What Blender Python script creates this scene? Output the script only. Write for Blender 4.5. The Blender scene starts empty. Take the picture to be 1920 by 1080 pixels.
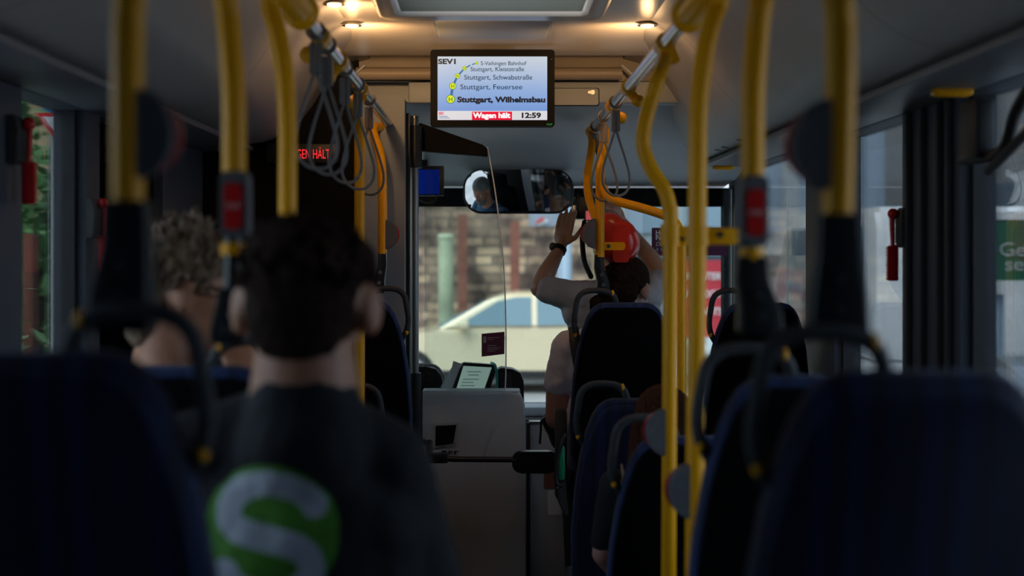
import bpy, bmesh, math, random
from mathutils import Vector, Matrix
from mathutils.bvhtree import BVHTree
random.seed(7)
SC = bpy.context.scene
# ------------------------------------------------------------ camera, sky, exposure
EYE = 1.47; FPX = 2667.0; VX = 917.0; VY = 474.0
cam_d = bpy.data.cameras.new('camera'); cam = bpy.data.objects.new('camera', cam_d)
SC.collection.objects.link(cam); SC.camera = cam
cam.location = (0, 0, EYE); cam.rotation_euler = (math.pi/2, 0, 0)
cam_d.sensor_width = 36; cam_d.lens = 50.0
cam_d.shift_x = (960-VX)/1920; cam_d.shift_y = -(540-VY)/1920
cam_d.clip_start = 0.05; cam_d.clip_end = 200
cam_d.dof.use_dof = True; cam_d.dof.focus_distance = 5.35; cam_d.dof.aperture_fstop = 2.2
SC.view_settings.view_transform = 'Standard'; SC.view_settings.look = 'None'
SC.view_settings.gamma = 1; SC.view_settings.use_curve_mapping = False
SC.view_settings.exposure = 0.75
w = bpy.data.worlds.new('overcast_sky'); SC.world = w; w.use_nodes = True
bg = w.node_tree.nodes['Background']
bg.inputs[0].default_value = (0.56, 0.68, 0.84, 1); bg.inputs[1].default_value = 2.0
def lamp(name, kind, loc, energy, color, size=0.1, rot=(0, 0, 0), size_y=None):
    l = bpy.data.lights.new(name, kind); l.energy = energy; l.color = color
    if kind == 'AREA':
        l.size = size
        if size_y: l.shape = 'RECTANGLE'; l.size_y = size_y
    elif kind == 'SUN': l.angle = size
    else: l.shadow_soft_size = size
    o = bpy.data.objects.new(name, l); o.location = loc; o.rotation_euler = rot
    SC.collection.objects.link(o); return o
lamp('overcast_sun', 'SUN', (0, 0, 20), 3.6, (1, 0.97, 0.92), 0.9, (math.radians(28), math.radians(-22), 0))

def P(px, py, d): return Vector(((px-VX)/FPX*d, d, EYE-(py-VY)/FPX*d))
def X(px, d): return (px-VX)/FPX*d
def Z(py, d): return EYE-(py-VY)/FPX*d

# ------------------------------------------------------------ materials
M = {}
def mat(name, col, rough=0.5, metal=0.0, spec=0.5, emit=None, es=0.0, noise=None, bump=None, coat=0.0, sheen=0.0):
    m = bpy.data.materials.new(name); m.use_nodes = True; nt = m.node_tree
    b = nt.nodes['Principled BSDF']
    b.inputs['Base Color'].default_value = (*col, 1); b.inputs['Roughness'].default_value = rough
    b.inputs['Metallic'].default_value = metal; b.inputs['Specular IOR Level'].default_value = spec
    b.inputs['Coat Weight'].default_value = coat; b.inputs['Sheen Weight'].default_value = sheen
    if emit: b.inputs['Emission Color'].default_value = (*emit, 1); b.inputs['Emission Strength'].default_value = es
    tc = nt.nodes.new('ShaderNodeTexCoord')
    if noise:   # (scale, amount, stretch xyz)
        mp = nt.nodes.new('ShaderNodeMapping'); nt.links.new(tc.outputs['Object'], mp.inputs[0])
        mp.inputs['Scale'].default_value = noise[2] if len(noise) > 2 else (1, 1, 1)
        n = nt.nodes.new('ShaderNodeTexNoise'); n.inputs['Scale'].default_value = noise[0]; n.inputs['Detail'].default_value = 5
        nt.links.new(mp.outputs[0], n.inputs['Vector'])
        r = nt.nodes.new('ShaderNodeValToRGB'); a = noise[1]
        r.color_ramp.elements[0].position = .3; r.color_ramp.elements[1].position = .7
        r.color_ramp.elements[0].color = (*[c*(1-a) for c in col], 1)
        r.color_ramp.elements[1].color = (*[min(1, c*(1+a)) for c in col], 1)
        nt.links.new(n.outputs['Fac'], r.inputs[0]); nt.links.new(r.outputs[0], b.inputs['Base Color'])
    if bump:
        n2 = nt.nodes.new('ShaderNodeTexNoise'); n2.inputs['Scale'].default_value = bump[0]; n2.inputs['Detail'].default_value = 4
        nt.links.new(tc.outputs['Object'], n2.inputs['Vector'])
        bp = nt.nodes.new('ShaderNodeBump'); bp.inputs['Strength'].default_value = bump[1]; bp.inputs['Distance'].default_value = 0.004
        nt.links.new(n2.outputs['Fac'], bp.inputs['Height']); nt.links.new(bp.outputs[0], b.inputs['Normal'])
    M[name] = m; return m
def glass(name, tint, gloss=0.08, rough=0.01):
    m = bpy.data.materials.new(name); m.use_nodes = True; nt = m.node_tree; nt.nodes.clear()
    o = nt.nodes.new('ShaderNodeOutputMaterial'); mx = nt.nodes.new('ShaderNodeMixShader')
    t = nt.nodes.new('ShaderNodeBsdfTransparent'); t.inputs[0].default_value = (*tint, 1)
    g = nt.nodes.new('ShaderNodeBsdfGlossy'); g.inputs['Roughness'].default_value = rough
    f = nt.nodes.new('ShaderNodeFresnel'); f.inputs[0].default_value = 1.45
    mt = nt.nodes.new('ShaderNodeMath'); mt.operation = 'MULTIPLY'; mt.inputs[1].default_value = gloss/0.04*0.7
    nt.links.new(f.outputs[0], mt.inputs[0]); mt.use_clamp = True
    nt.links.new(mt.outputs[0], mx.inputs[0]); nt.links.new(t.outputs[0], mx.inputs[1]); nt.links.new(g.outputs[0], mx.inputs[2])
    nt.links.new(mx.outputs[0], o.inputs[0]); M[name] = m; return m
mat('yellow', (0.92, 0.40, 0.0), 0.36, spec=.3)
mat('steel', (0.62, 0.60, 0.58), 0.22, 1.0)
mat('dark_steel', (0.30, 0.28, 0.27), 0.35, 1.0)
mat('black', (0.012, 0.012, 0.014), 0.45, noise=(30, .2))
mat('black_matte', (0.004, 0.004, 0.005), 0.7, spec=.15)
mat('connector', (0.016, 0.018, 0.02), 0.3, coat=.2)
mat('charcoal', (0.050, 0.051, 0.054), 0.65, spec=.3, noise=(60, .15))
mat('button_grey', (0.11, 0.11, 0.12), 0.6, noise=(80, .12))
mat('strap_grey', (0.17, 0.155, 0.15), 0.45)
mat('cab_grey', (0.50, 0.53, 0.56), 0.55, noise=(4, .06), bump=(300, .15))
mat('pillar_grey', (0.27, 0.285, 0.31), 0.55, noise=(5, .06))
mat('cove', (0.38, 0.355, 0.345), 0.42, noise=(3, .04), bump=(60, .04))
mat('cove_rail', (0.16, 0.17, 0.19), 0.4)
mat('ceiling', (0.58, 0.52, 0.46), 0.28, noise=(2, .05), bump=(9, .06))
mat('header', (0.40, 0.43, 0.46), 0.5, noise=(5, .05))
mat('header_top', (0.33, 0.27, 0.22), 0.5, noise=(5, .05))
mat('wall_blue', (0.055, 0.066, 0.088), 0.5, noise=(5, .08))
mat('hatch', (.30,.31,.29), .5)
mat('wall_dark', (0.004, 0.004, 0.005), 0.7, spec=.15, noise=(5, .2))
mat('floor', (0.045, 0.045, 0.05), 0.6, noise=(90, .4))
mat('seat_black', (0.0025, 0.0025, 0.0035), 0.95, spec=.1, noise=(200, .3))
mat('red', (0.62, 0.006, 0.008), 0.4)
mat('red_dome', (0.78, 0.035, 0.012), 0.28, coat=.6, noise=(7, .12))
mat('red_button', (0.5, 0.03, 0.035), 0.35)
mat('orange_grip', (0.6, 0.34, 0.02), 0.5)
mat('skin', (0.48, 0.22, 0.13), 0.5, noise=(40, .08), bump=(150, .12))
mat('skin_tan', (0.27, 0.145, 0.095), 0.5, noise=(40, .1), bump=(150, .12))
mat('skin_pale', (0.50, 0.27, 0.21), 0.5, noise=(40, .08), bump=(150, .1))
mat('hair_dark', (0.026, 0.012, 0.008), 0.85, spec=.12, noise=(140, .6, (1, 1, .12)), bump=(260, .9))
mat('hair_brown', (0.022, 0.011, 0.007), 0.85, spec=.12, noise=(150, .6, (1, .3, .3)), bump=(300, .9))
mat('hair_light', (0.20, 0.125, 0.075), 0.55, noise=(120, .6, (1, 1, .2)), bump=(200, .9))
mat('hair_auburn', (0.055, 0.018, 0.009), 0.85, spec=.12, noise=(170, .6, (1, 1, .06)), bump=(260, .7))
mat('hair_grey', (0.20, 0.19, 0.18), 0.6, noise=(170, .4), bump=(260, .9))
mat('hair_tips', (0.42, 0.25, 0.13), 0.5, noise=(170, .4, (1, 1, .06)), bump=(260, .7))
mat('shirt_navy', (0.0035, 0.0045, 0.009), 0.85, noise=(20, .2), bump=(30, .5))
mat('shirt_grey', (0.24, 0.235, 0.25), 0.85, noise=(20, .08), bump=(24, .6))
mat('shirt_white', (0.72, 0.71, 0.84), 0.85, noise=(20, .06), bump=(26, .6))
mat('shirt_driver', (0.018, 0.06, 0.115), 0.85, bump=(26, .5))
mat('trousers', (0.02, 0.022, 0.03), 0.85)
mat('logo_green', (0.085, 0.30, 0.02), 0.7)
mat('logo_white', (0.55, 0.58, 0.66), 0.7)
mat('purple', (0.075, 0.004, 0.045), 0.5)
mat('purple_light', (0.12, 0.02, 0.07), 0.5)
mat('white', (0.75, 0.75, 0.75), 0.5)
mat('paper', (0.80, 0.84, 0.86), 0.7, noise=(12, .06))
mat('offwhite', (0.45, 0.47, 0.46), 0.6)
mat('teal', (0.03, 0.36, 0.30), 0.4)
mat('green_box', (0.02, 0.35, 0.16), 0.4)
mat('mirror', (0.85, 0.87, 0.9), 0.01, 1.0)
mat('eye_white', (0.6, 0.58, 0.55), 0.2)
mat('eye_dark', (0.02, 0.012, 0.01), 0.1)
mat('lip', (0.30, 0.11, 0.09), 0.5)
mat('lens', (0.45, 0.55, 0.5), 0.05, spec=.8)
# outdoors
mat('asphalt', (0.26, 0.26, 0.26), 0.85, noise=(3, .2))
mat('pavement', (0.25, 0.25, 0.25), 0.85, noise=(3, .1))
mat('car_gold', (0.80, 0.67, 0.44), 0.3, 0.1, coat=.8)
mat('car_white', (0.8, 0.82, 0.84), 0.3, coat=.6)
mat('car_silver', (0.30, 0.33, 0.38), 0.3, 0.5, coat=.6)
mat('car_glass', (0.16, 0.25, 0.29), 0.06, spec=.9)
mat('tyre', (0.02, 0.02, 0.022), 0.8)
mat('bollard_green', (0.42, 0.46, 0.30), 0.7, noise=(1.2, .35))
mat('rust', (0.24, 0.09, 0.06), 0.8, noise=(4, .3))
mat('facade_blue', (0.42, 0.53, 0.66), 0.7)
mat('facade_white', (0.62, 0.65, 0.67), 0.7, noise=(1, .05))
mat('facade_dark', (0.07, 0.10, 0.13), 0.3)
mat('ochre', (0.46, 0.36, 0.20), 0.8, noise=(2, .2))
mat('sign_red', (0.62, 0.035, 0.055), 0.5)
mat('sign_green', (0.012, 0.12, 0.055), 0.5)
mat('sign_blue', (0.01, 0.12, 0.42), 0.4)
mat('leaf', (0.10, 0.24, 0.07), 0.6, noise=(2, .5))
mat('leaf_light', (0.20, 0.36, 0.14), 0.6, noise=(2, .4))
mat('bark', (0.07, 0.05, 0.035), 0.9, noise=(20, .3))
mat('screen_blue', (0.002, 0.006, 0.05), 0.3, emit=(0.0, 0.02, 0.30), es=0.2)
mat('screen_ticket', (0.1, 0.14, 0.13), 0.3, emit=(0.50, 0.70, 0.62), es=0.24)
mat('ticket_ink', (0.05, 0.07, 0.07), 0.5, emit=(0.2, 0.3, 0.28), es=0.2)
mat('led_red', (0.3, 0.0, 0.0), 0.4, emit=(1.0, 0.03, 0.04), es=0.6)
mat('lamp_glow', (1, .8, .5), 0.4, emit=(1.0, 0.62, 0.25), es=9.0)
mat('scr_text', (0.006, 0.012, 0.05), 0.5)
mat('scr_white', (0.2, 0.2, 0.2), 0.4, emit=(0.80, 0.85, 0.95), es=0.42)
mat('scr_red', (0.2, 0, 0.01), 0.4, emit=(0.80, 0.0, 0.035), es=0.5)
mat('scr_redtext', (0.2, 0.2, 0.2), 0.4, emit=(1, .95, .95), es=0.6)
mat('scr_line', (0.0, 0.03, 0.1), 0.4, emit=(0.03, 0.16, 0.42), es=0.45)
mat('scr_yellow', (0.1, 0.12, 0), 0.4, emit=(0.75, 0.86, 0.03), es=0.5)
mat('scr_green', (0.0, 0.05, 0), 0.4, emit=(0.02, 0.22, 0.03), es=0.45)
mat('scr_logo', (0.2, 0.02, 0.05), 0.4, emit=(0.75, 0.08, 0.16), es=0.45)
mat('led_green', (0, 0.05, 0), 0.4, emit=(0.02, 0.3, 0.04), es=0.5)
mat('cam_screen', (0.05, 0, 0), 0.3, emit=(0.5, 0.09, 0.10), es=0.45)
glass('windscreen_glass', (0.66, 0.70, 0.70), 0.03)
glass('side_glass', (0.85, 0.9, 0.92), 0.05)
glass('dark_glass', (0.03, 0.04, 0.055), 0.06)
glass('tint_glass', (0.30, 0.36, 0.42), 0.06)
glass('screen_glass', (0.86, 0.90, 0.90), 0.04)
glass('edge_glass', (0.5, 0.62, 0.62), 0.3, 0.3)
def seams(m, period, off, width=0.004):
    nt = m.node_tree; b = nt.nodes['Principled BSDF']; src = b.inputs['Base Color'].links[0].from_socket
    tc = nt.nodes.new('ShaderNodeTexCoord'); s = nt.nodes.new('ShaderNodeSeparateXYZ'); nt.links.new(tc.outputs['Object'], s.inputs[0])
    def mth(op, a, b_=None):
        n = nt.nodes.new('ShaderNodeMath'); n.operation = op; nt.links.new(a, n.inputs[0])
        if b_ is not None: n.inputs[1].default_value = b_
        return n.outputs[0]
    v = mth('LESS_THAN', mth('FRACT', mth('DIVIDE', mth('ADD', s.outputs[1], off), period)), width/period)
    mx = nt.nodes.new('ShaderNodeMixRGB'); nt.links.new(v, mx.inputs[0]); nt.links.new(src, mx.inputs[1]); mx.inputs[2].default_value = (.02, .02, .02, 1)
    nt.links.new(mx.outputs[0], b.inputs['Base Color'])
seams(M['cove'], 1.72, 1.0)
def fabric(name, base, dot, row=0.011):
    m = mat(name, base, 0.8, noise=(8, .2), sheen=.1); nt = m.node_tree; b = nt.nodes['Principled BSDF']
    tc = nt.nodes.new('ShaderNodeTexCoord'); s = nt.nodes.new('ShaderNodeSeparateXYZ'); nt.links.new(tc.outputs['Object'], s.inputs[0])
    def mth(op, a, b_=None, c=None):
        n = nt.nodes.new('ShaderNodeMath'); n.operation = op
        for i, v in enumerate((a, b_, c)):
            if v is None: continue
            if isinstance(v, (int, float)): n.inputs[i].default_value = v
            else: nt.links.new(v, n.inputs[i])
        return n.outputs[0]
    fx = mth('LESS_THAN', mth('FRACT', mth('DIVIDE', s.outputs[0], row*.55)), .55)
    fz = mth('LESS_THAN', mth('FRACT', mth('DIVIDE', s.outputs[2], row*.55)), .45)
    st = mth('GREATER_THAN', mth('SINE', mth('MULTIPLY', s.outputs[0], 150)), -.3)
    st2 = mth('ADD', mth('MULTIPLY', mth('SINE', mth('MULTIPLY', s.outputs[0], 47)), .35), .65)
    f = mth('MULTIPLY', mth('MULTIPLY', fx, fz), mth('MULTIPLY', st, st2))
    src = b.inputs['Base Color'].links[0].from_socket
    mx = nt.nodes.new('ShaderNodeMixRGB'); nt.links.new(f, mx.inputs[0]); nt.links.new(src, mx.inputs[1]); mx.inputs[2].default_value = (*dot, 1)
    nt.links.new(mx.outputs[0], b.inputs['Base Color'])
fabric('seat_fabric', (0.0006, 0.002, 0.022), (0.003, 0.034, 0.19))
fabric('seat_rim', (0.001, 0.010, 0.06), (0.008, 0.09, 0.34))
def translucent():
    nt = M['hatch'].node_tree; o = [n for n in nt.nodes if n.type == 'OUTPUT_MATERIAL'][0]; b = nt.nodes['Principled BSDF']
    t = nt.nodes.new('ShaderNodeBsdfTranslucent'); t.inputs[0].default_value = (.26, .27, .25, 1); mx = nt.nodes.new('ShaderNodeMixShader'); mx.inputs[0].default_value = .75
    nt.links.new(b.outputs[0], mx.inputs[1]); nt.links.new(t.outputs[0], mx.inputs[2]); nt.links.new(mx.outputs[0], o.inputs[0])
translucent()
def stone():
    m = mat('stone', (0.25, 0.2, 0.17), 0.9); nt = m.node_tree; b = nt.nodes['Principled BSDF']
    tc = nt.nodes.new('ShaderNodeTexCoord'); mp = nt.nodes.new('ShaderNodeMapping'); mp.inputs['Rotation'].default_value = (math.pi/2, 0, 0)
    nt.links.new(tc.outputs['Object'], mp.inputs[0])
    br = nt.nodes.new('ShaderNodeTexBrick'); br.inputs['Scale'].default_value = 1.0
    br.inputs['Brick Width'].default_value = .46; br.inputs['Row Height'].default_value = .17; br.inputs['Mortar Size'].default_value = .022; br.squash = .7; br.offset_frequency = 3
    br.inputs['Color1'].default_value = (.42, .32, .24, 1); br.inputs['Color2'].default_value = (.10, .07, .065, 1); br.inputs['Mortar'].default_value = (.13, .11, .10, 1)
    nt.links.new(mp.outputs[0], br.inputs[0])
    n = nt.nodes.new('ShaderNodeTexNoise'); n.inputs['Scale'].default_value = 1.9; n.inputs['Detail'].default_value = 8; nt.links.new(tc.outputs['Object'], n.inputs['Vector'])
    r = nt.nodes.new('ShaderNodeValToRGB'); r.color_ramp.elements[0].position = .35; r.color_ramp.elements[1].position = .68
    r.color_ramp.elements[0].color = (.35, .32, .31, 1); r.color_ramp.elements[1].color = (2.3, 2.1, 1.75, 1); nt.links.new(n.outputs['Fac'], r.inputs[0])
    mx = nt.nodes.new('ShaderNodeMixRGB'); mx.blend_type = 'MULTIPLY'; mx.inputs[0].default_value = 1
    nt.links.new(br.outputs[0], mx.inputs[1]); nt.links.new(r.outputs[0], mx.inputs[2]); nt.links.new(mx.outputs[0], b.inputs['Base Color'])
stone()
def screen_grad():   # the passenger screen's own picture: pale above, blue below
    m = mat('scr_sky', (.1, .1, .12), 0.3); nt = m.node_tree; b = nt.nodes['Principled BSDF']
    tc = nt.nodes.new('ShaderNodeTexCoord'); s = nt.nodes.new('ShaderNodeSeparateXYZ'); nt.links.new(tc.outputs['Generated'], s.inputs[0])
    r = nt.nodes.new('ShaderNodeValToRGB'); nt.links.new(s.outputs[2], r.inputs[0])
    r.color_ramp.elements[0].color = (.10, .30, .80, 1); r.color_ramp.elements[1].color = (.62, .74, .86, 1)
    e = r.color_ramp.elements.new(.45); e.color = (.25, .47, .86, 1)
    nt.links.new(r.outputs[0], b.inputs['Emission Color']); b.inputs['Emission Strength'].default_value = .46
screen_grad()

# ------------------------------------------------------------ mesh helpers
def wloc(o):
    v = Vector((0, 0, 0))
    while o is not None: v += o.location; o = o.parent
    return v
def obj(name, bm, m, parent=None, world=True, smooth=True, angle=40):
    """Link a bmesh as one object; world=True means its coordinates are world ones."""
    me = bpy.data.meshes.new(name)
    bmesh.ops.remove_doubles(bm, verts=bm.verts, dist=1e-6)
    bmesh.ops.recalc_face_normals(bm, faces=bm.faces)
    org = wloc(parent) if (parent is not None and world) else Vector((0, 0, 0))
    if parent is None and world and bm.verts:
        lo = [min(v.co[i] for v in bm.verts) for i in range(3)]; hi = [max(v.co[i] for v in bm.verts) for i in range(3)]
        org = Vector(((lo[0]+hi[0])/2, (lo[1]+hi[1])/2, lo[2]))
    for v in bm.verts: v.co -= org
    if smooth:
        for f in bm.faces: f.smooth = True
        for e in bm.edges:
            if len(e.link_faces) == 2 and e.calc_face_angle(0) > math.radians(angle): e.smooth = False
    bm.to_mesh(me); bm.free()
    o = bpy.data.objects.new(name, me); SC.collection.objects.link(o)
    if m is not None: me.materials.append(M[m] if isinstance(m, str) else m)
    if parent is not None: o.parent = parent
    elif world: o.location = org
    return o
def tag(o, label=None, cat=None, group=None, kind=None):
    if label: o['label'] = label
    if cat: o['category'] = cat
    if group: o['group'] = group
    if kind: o['kind'] = kind
    return o
def thing(name, label, cat, loc=(0, 0, 0), group=None):
    o = bpy.data.objects.new(name, None); o.empty_display_size = .05; SC.collection.objects.link(o); o.location = loc
    return tag(o, label, cat, group)
def struct(name, bm, m, **k):
    o = obj(name, bm, m, **k); o['kind'] = 'structure'; return o
def B(): return bmesh.new()
def box(bm, c, s, rot=None, bev=0.0, seg=2):
    mt = Matrix.Translation(Vector(c)) @ (rot.to_4x4() if rot else Matrix()) @ Matrix.Diagonal((s[0], s[1], s[2], 1))
    r = bmesh.ops.create_cube(bm, size=1, matrix=mt)
    if bev > 0:
        es = list({e for v in r['verts'] for e in v.link_edges})
        bmesh.ops.bevel(bm, geom=es, offset=bev, segments=seg, affect='EDGES', profile=.5)
    return bm
def box2(bm, x0, x1, y0, y1, z0, z1, bev=0.0):
    return box(bm, ((x0+x1)/2, (y0+y1)/2, (z0+z1)/2), (abs(x1-x0), abs(y1-y0), abs(z1-z0)), bev=bev)
def cr(pts, n=8, closed=False):
    pts = [Vector(p) for p in pts]; N = len(pts); out = []
    rng = N if closed else N-1
    for i in range(rng):
        if closed: a, b, c, d = pts[(i-1) % N], pts[i], pts[(i+1) % N], pts[(i+2) % N]
        else: a, b, c, d = pts[max(i-1, 0)], pts[i], pts[i+1], pts[min(i+2, N-1)]
        for k in range(n):
            t = k/n
            out.append(.5*((2*b)+(c-a)*t+(2*a-5*b+4*c-d)*t*t+(3*b-a-3*c+d)*t**3))
    if not closed: out.append(pts[-1])
    return out
def tube(bm, pts, r, seg=12, closed=False, caps=True, flat=1.0):
    pts = [Vector(p) for p in pts]; N = len(pts); rr = r if isinstance(r, (list, tuple)) else [r]*N
    rings = []; prev = None
    for i, p in enumerate(pts):
        if closed: t = pts[(i+1) % N]-pts[i-1]
        else: t = pts[min(i+1, N-1)]-pts[max(i-1, 0)]
        t.normalize()
        if prev is None:
            prev = Vector((0, 0, 1)) if abs(t.z) < .9 else Vector((1, 0, 0))
        u = (prev-t*prev.dot(t)).normalized(); v = t.cross(u); prev = u
        rings.append([bm.verts.new(p+(u*math.cos(2*math.pi*k/seg)+v*math.sin(2*math.pi*k/seg)*flat)*rr[i]) for k in range(seg)])
    for i in range(N if closed else N-1):
        a, b = rings[i], rings[(i+1) % N]
        for k in range(seg): bm.faces.new((a[k], a[(k+1) % seg], b[(k+1) % seg], b[k]))
    if not closed and caps: bm.faces.new(rings[0]); bm.faces.new(rings[-1])
    return bm
def prism(bm, poly, axis, a, b, bev=0):
    """poly: 2-D outline; axis 'y': (x,z) extruded from y=a to y=b, 'x': (y,z), 'z': (x,y)."""
    def mk(p, t): return {'y': (p[0], t, p[1]), 'x': (t, p[0], p[1]), 'z': (p[0], p[1], t)}[axis]
    A = [bm.verts.new(mk(p, a)) for p in poly]; C_ = [bm.verts.new(mk(p, b)) for p in poly]; n = len(poly)
    fs = [bm.faces.new(A), bm.faces.new(C_[::-1])]
    for i in range(n): fs.append(bm.faces.new((A[i], C_[i], C_[(i+1) % n], A[(i+1) % n])))
    if bev:
        es = [e for f in fs[:2] for e in f.edges]
        bmesh.ops.bevel(bm, geom=list(set(es)), offset=bev, segments=2, affect='EDGES')
    return bm
def rrect(x0, x1, z0, z1, r, n=6):
    out = []
    for cx, cz, a in ((x1-r, z1-r, 0), (x0+r, z1-r, 90), (x0+r, z0+r, 180), (x1-r, z0+r, 270)):
        for k in range(n+1):
            t = math.radians(a+90*k/n); out.append((cx+r*math.cos(t), cz+r*math.sin(t)))
    return out
def pads(bm, layers):
    """layers: list of equal-length rings of 3-D points, lofted and capped."""
    R = [[bm.verts.new(p) for p in L] for L in layers]; n = len(R[0])
    for a, b in zip(R, R[1:]):
        for k in range(n): bm.faces.new((a[k], a[(k+1) % n], b[(k+1) % n], b[k]))
    bm.faces.new(R[0]); bm.faces.new(R[-1][::-1]); return bm
def disc(bm, c, r, h, axis='y', seg=24, r2=None):
    c = Vector(c); rot = {'y': Matrix.Rotation(math.pi/2, 4, 'X'), 'x': Matrix.Rotation(math.pi/2, 4, 'Y'), 'z': Matrix()}[axis]
    bmesh.ops.create_cone(bm, cap_ends=True, segments=seg, radius1=r, radius2=r if r2 is None else r2, depth=h, matrix=Matrix.Translation(c) @ rot)
    return bm
def ell(bm, c, r, rot=None, u=20, v=14):
    r = (r, r, r) if isinstance(r, (int, float)) else r
    bmesh.ops.create_uvsphere(bm, u_segments=u, v_segments=v, radius=1, matrix=Matrix.Translation(Vector(c)) @ (rot.to_4x4() if rot else Matrix()) @ Matrix.Diagonal((*r, 1)))
    return bm
def cap(bm, p0, r0, p1, r1=None):
    """A tapering limb with round ends."""
    p0, p1 = Vector(p0), Vector(p1); r1 = r0 if r1 is None else r1; d = p1-p0; L = d.length
    q = d.to_track_quat('Z', 'Y').to_matrix()
    bmesh.ops.create_cone(bm, cap_ends=True, segments=16, radius1=r0, radius2=r1, depth=L, matrix=Matrix.Translation((p0+p1)/2) @ q.to_4x4())
    ell(bm, p0, r0, u=16, v=10); ell(bm, p1, r1, u=16, v=10); return bm
def chain(bm, pts, rs):
    for i in range(len(pts)-1): cap(bm, pts[i], rs[i], pts[i+1], rs[i+1])
    return bm
def blob(bm, voxel, smooth=4, disp=None):
    """Melt overlapping closed shapes into one continuous surface."""
    me = bpy.data.meshes.new('tmp'); bmesh.ops.recalc_face_normals(bm, faces=bm.faces); bm.to_mesh(me); bm.free()
    o = bpy.data.objects.new('tmp', me); SC.collection.objects.link(o)
    r = o.modifiers.new('r', 'REMESH'); r.mode = 'VOXEL'; r.voxel_size = voxel; r.use_smooth_shade = True
    s = o.modifiers.new('s', 'SMOOTH'); s.iterations = smooth; s.factor = .5
    tex = None
    if disp:
        tex = bpy.data.textures.new('t', 'CLOUDS'); tex.noise_scale = disp[0]; tex.noise_depth = 3
        d = o.modifiers.new('d', 'DISPLACE'); d.texture = tex; d.strength = disp[1]; d.mid_level = .5
    dg = bpy.context.evaluated_depsgraph_get(); nm = bpy.data.meshes.new_from_object(o.evaluated_get(dg))
    out = bmesh.new(); out.from_mesh(nm); bpy.data.objects.remove(o); bpy.data.meshes.remove(me); bpy.data.meshes.remove(nm)
    return out
def text(s, loc, size, m, parent, width=None, thick=0.0, face='-y', name='lettering', shear=0, align='LEFT', ext=0.0003):
    c = bpy.data.curves.new('t', 'FONT'); c.body = s; c.size = size; c.align_x = align; c.offset = thick*size; c.shear = shear; c.extrude = ext
    c.resolution_u = 4
    o = bpy.data.objects.new('t', c); SC.collection.objects.link(o)
    dg = bpy.context.evaluated_depsgraph_get(); me = bpy.data.meshes.new_from_object(o.evaluated_get(dg))
    bpy.data.objects.remove(o)
    bm = bmesh.new(); bm.from_mesh(me); bpy.data.meshes.remove(me)
    xs = [v.co.x for v in bm.verts]
    if width and xs:
        k = width/(max(xs)-min(xs))
        for v in bm.verts: v.co.x *= k
    R = {'-y': Matrix.Rotation(math.pi/2, 3, 'X'), '+y': Matrix.Rotation(math.pi, 3, 'Z') @ Matrix.Rotation(math.pi/2, 3, 'X')}[face]
    for v in bm.verts: v.co = R @ v.co + Vector(loc)
    o = obj(name, bm, m, parent, smooth=False); return o
# ------------------------------------------------------------ the bus body
XL, XR, YB, YF = -1.12, 1.18, -2.4, 7.0
b = B(); box2(b, XL-.09, XR+.09, YB, 7.4, -.12, 0.0); struct('floor', b, 'floor')
for i, (x0, x1, y1) in enumerate(((XL, -.30, 4.95), (.31, XR, 5.6))):
    b = B(); box2(b, x0+.005, x1-.005, YB+.05, y1, 0.001, .12, bev=.01); struct('trim_%d' % (i+1), b, 'floor')
b = B(); box2(b, XL-.09, XR+.09, YB-.1, YB, -.12, 2.3); struct('wall_back', b, 'wall_blue')
HX0, HX1, HY0, HY1 = -.275, .285, 3.60, 4.28
b = B(); box2(b, XL-.09, XR+.09, YB, HY0, 2.32, 2.40); box2(b, XL-.09, XR+.09, HY1, 7.4, 2.32, 2.40); box2(b, XL-.09, HX0, HY0, HY1, 2.32, 2.40); box2(b, HX1, XR+.09, HY0, HY1, 2.32, 2.40); struct('roof', b, 'wall_blue')
# middle ceiling panel, ending in a soft downward roll at its front edge
pr = [(HY1, 2.235), (4.9, 2.235), (5.08, 2.230), (5.22, 2.220), (5.31, 2.207), (5.33, 2.209), (5.33, 2.315), (HY1, 2.315)]
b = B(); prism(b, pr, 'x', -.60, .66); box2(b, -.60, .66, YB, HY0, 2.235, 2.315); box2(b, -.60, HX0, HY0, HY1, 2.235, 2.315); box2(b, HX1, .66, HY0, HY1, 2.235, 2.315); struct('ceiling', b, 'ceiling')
# rounded ducts along both sides of the ceiling
def cove(n, xs, yend, sgn):
    prof = [(0.50*sgn+.03, 2.236), (.59*sgn+.03, 2.205), (.665*sgn+.03, 2.13), (.73*sgn+.03, 2.03), (.80*sgn+.03, 1.955), (.90*sgn+.03, 1.905), (1.02*sgn+.03, 1.890)]
    prof = [(p.x, p.y) for p in cr([(a, c, 0) for a, c in prof], 5)]
    out = (xs, 1.888)
    poly = prof + [out, (xs, 2.314), (prof[0][0], 2.314)]
    b = B(); L = []
    yy = [YB+.002, yend-.10, yend-.04, yend-.012, yend]; ins = [0, 0, .012, .03, .055]
    cx = sum(p[0] for p in poly)/len(poly); cz = 2.25
    for y, k in zip(yy, ins):
        L.append([(px + (cx-px)*k*1.6, y, pz + (cz-pz)*k*2.2) for px, pz in poly])
    pads(b, L); return struct('trim_%d' % n, b, 'cove')
cove(3, XL-.06, 6.05, -1); cove(4, XR+.06, 6.95, 1)
# long rail strips under the ducts, over the windows
for n, x0, x1, ye in ((5, XL-.08, XL+.20, 6.0), (6, XR-.20, XR+.08, 6.9)):
    b = B(); box2(b, x0, x1, YB+.01, ye, 1.866, 1.8875, bev=.006); struct('trim_%d' % n, b, 'cove_rail')
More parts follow.
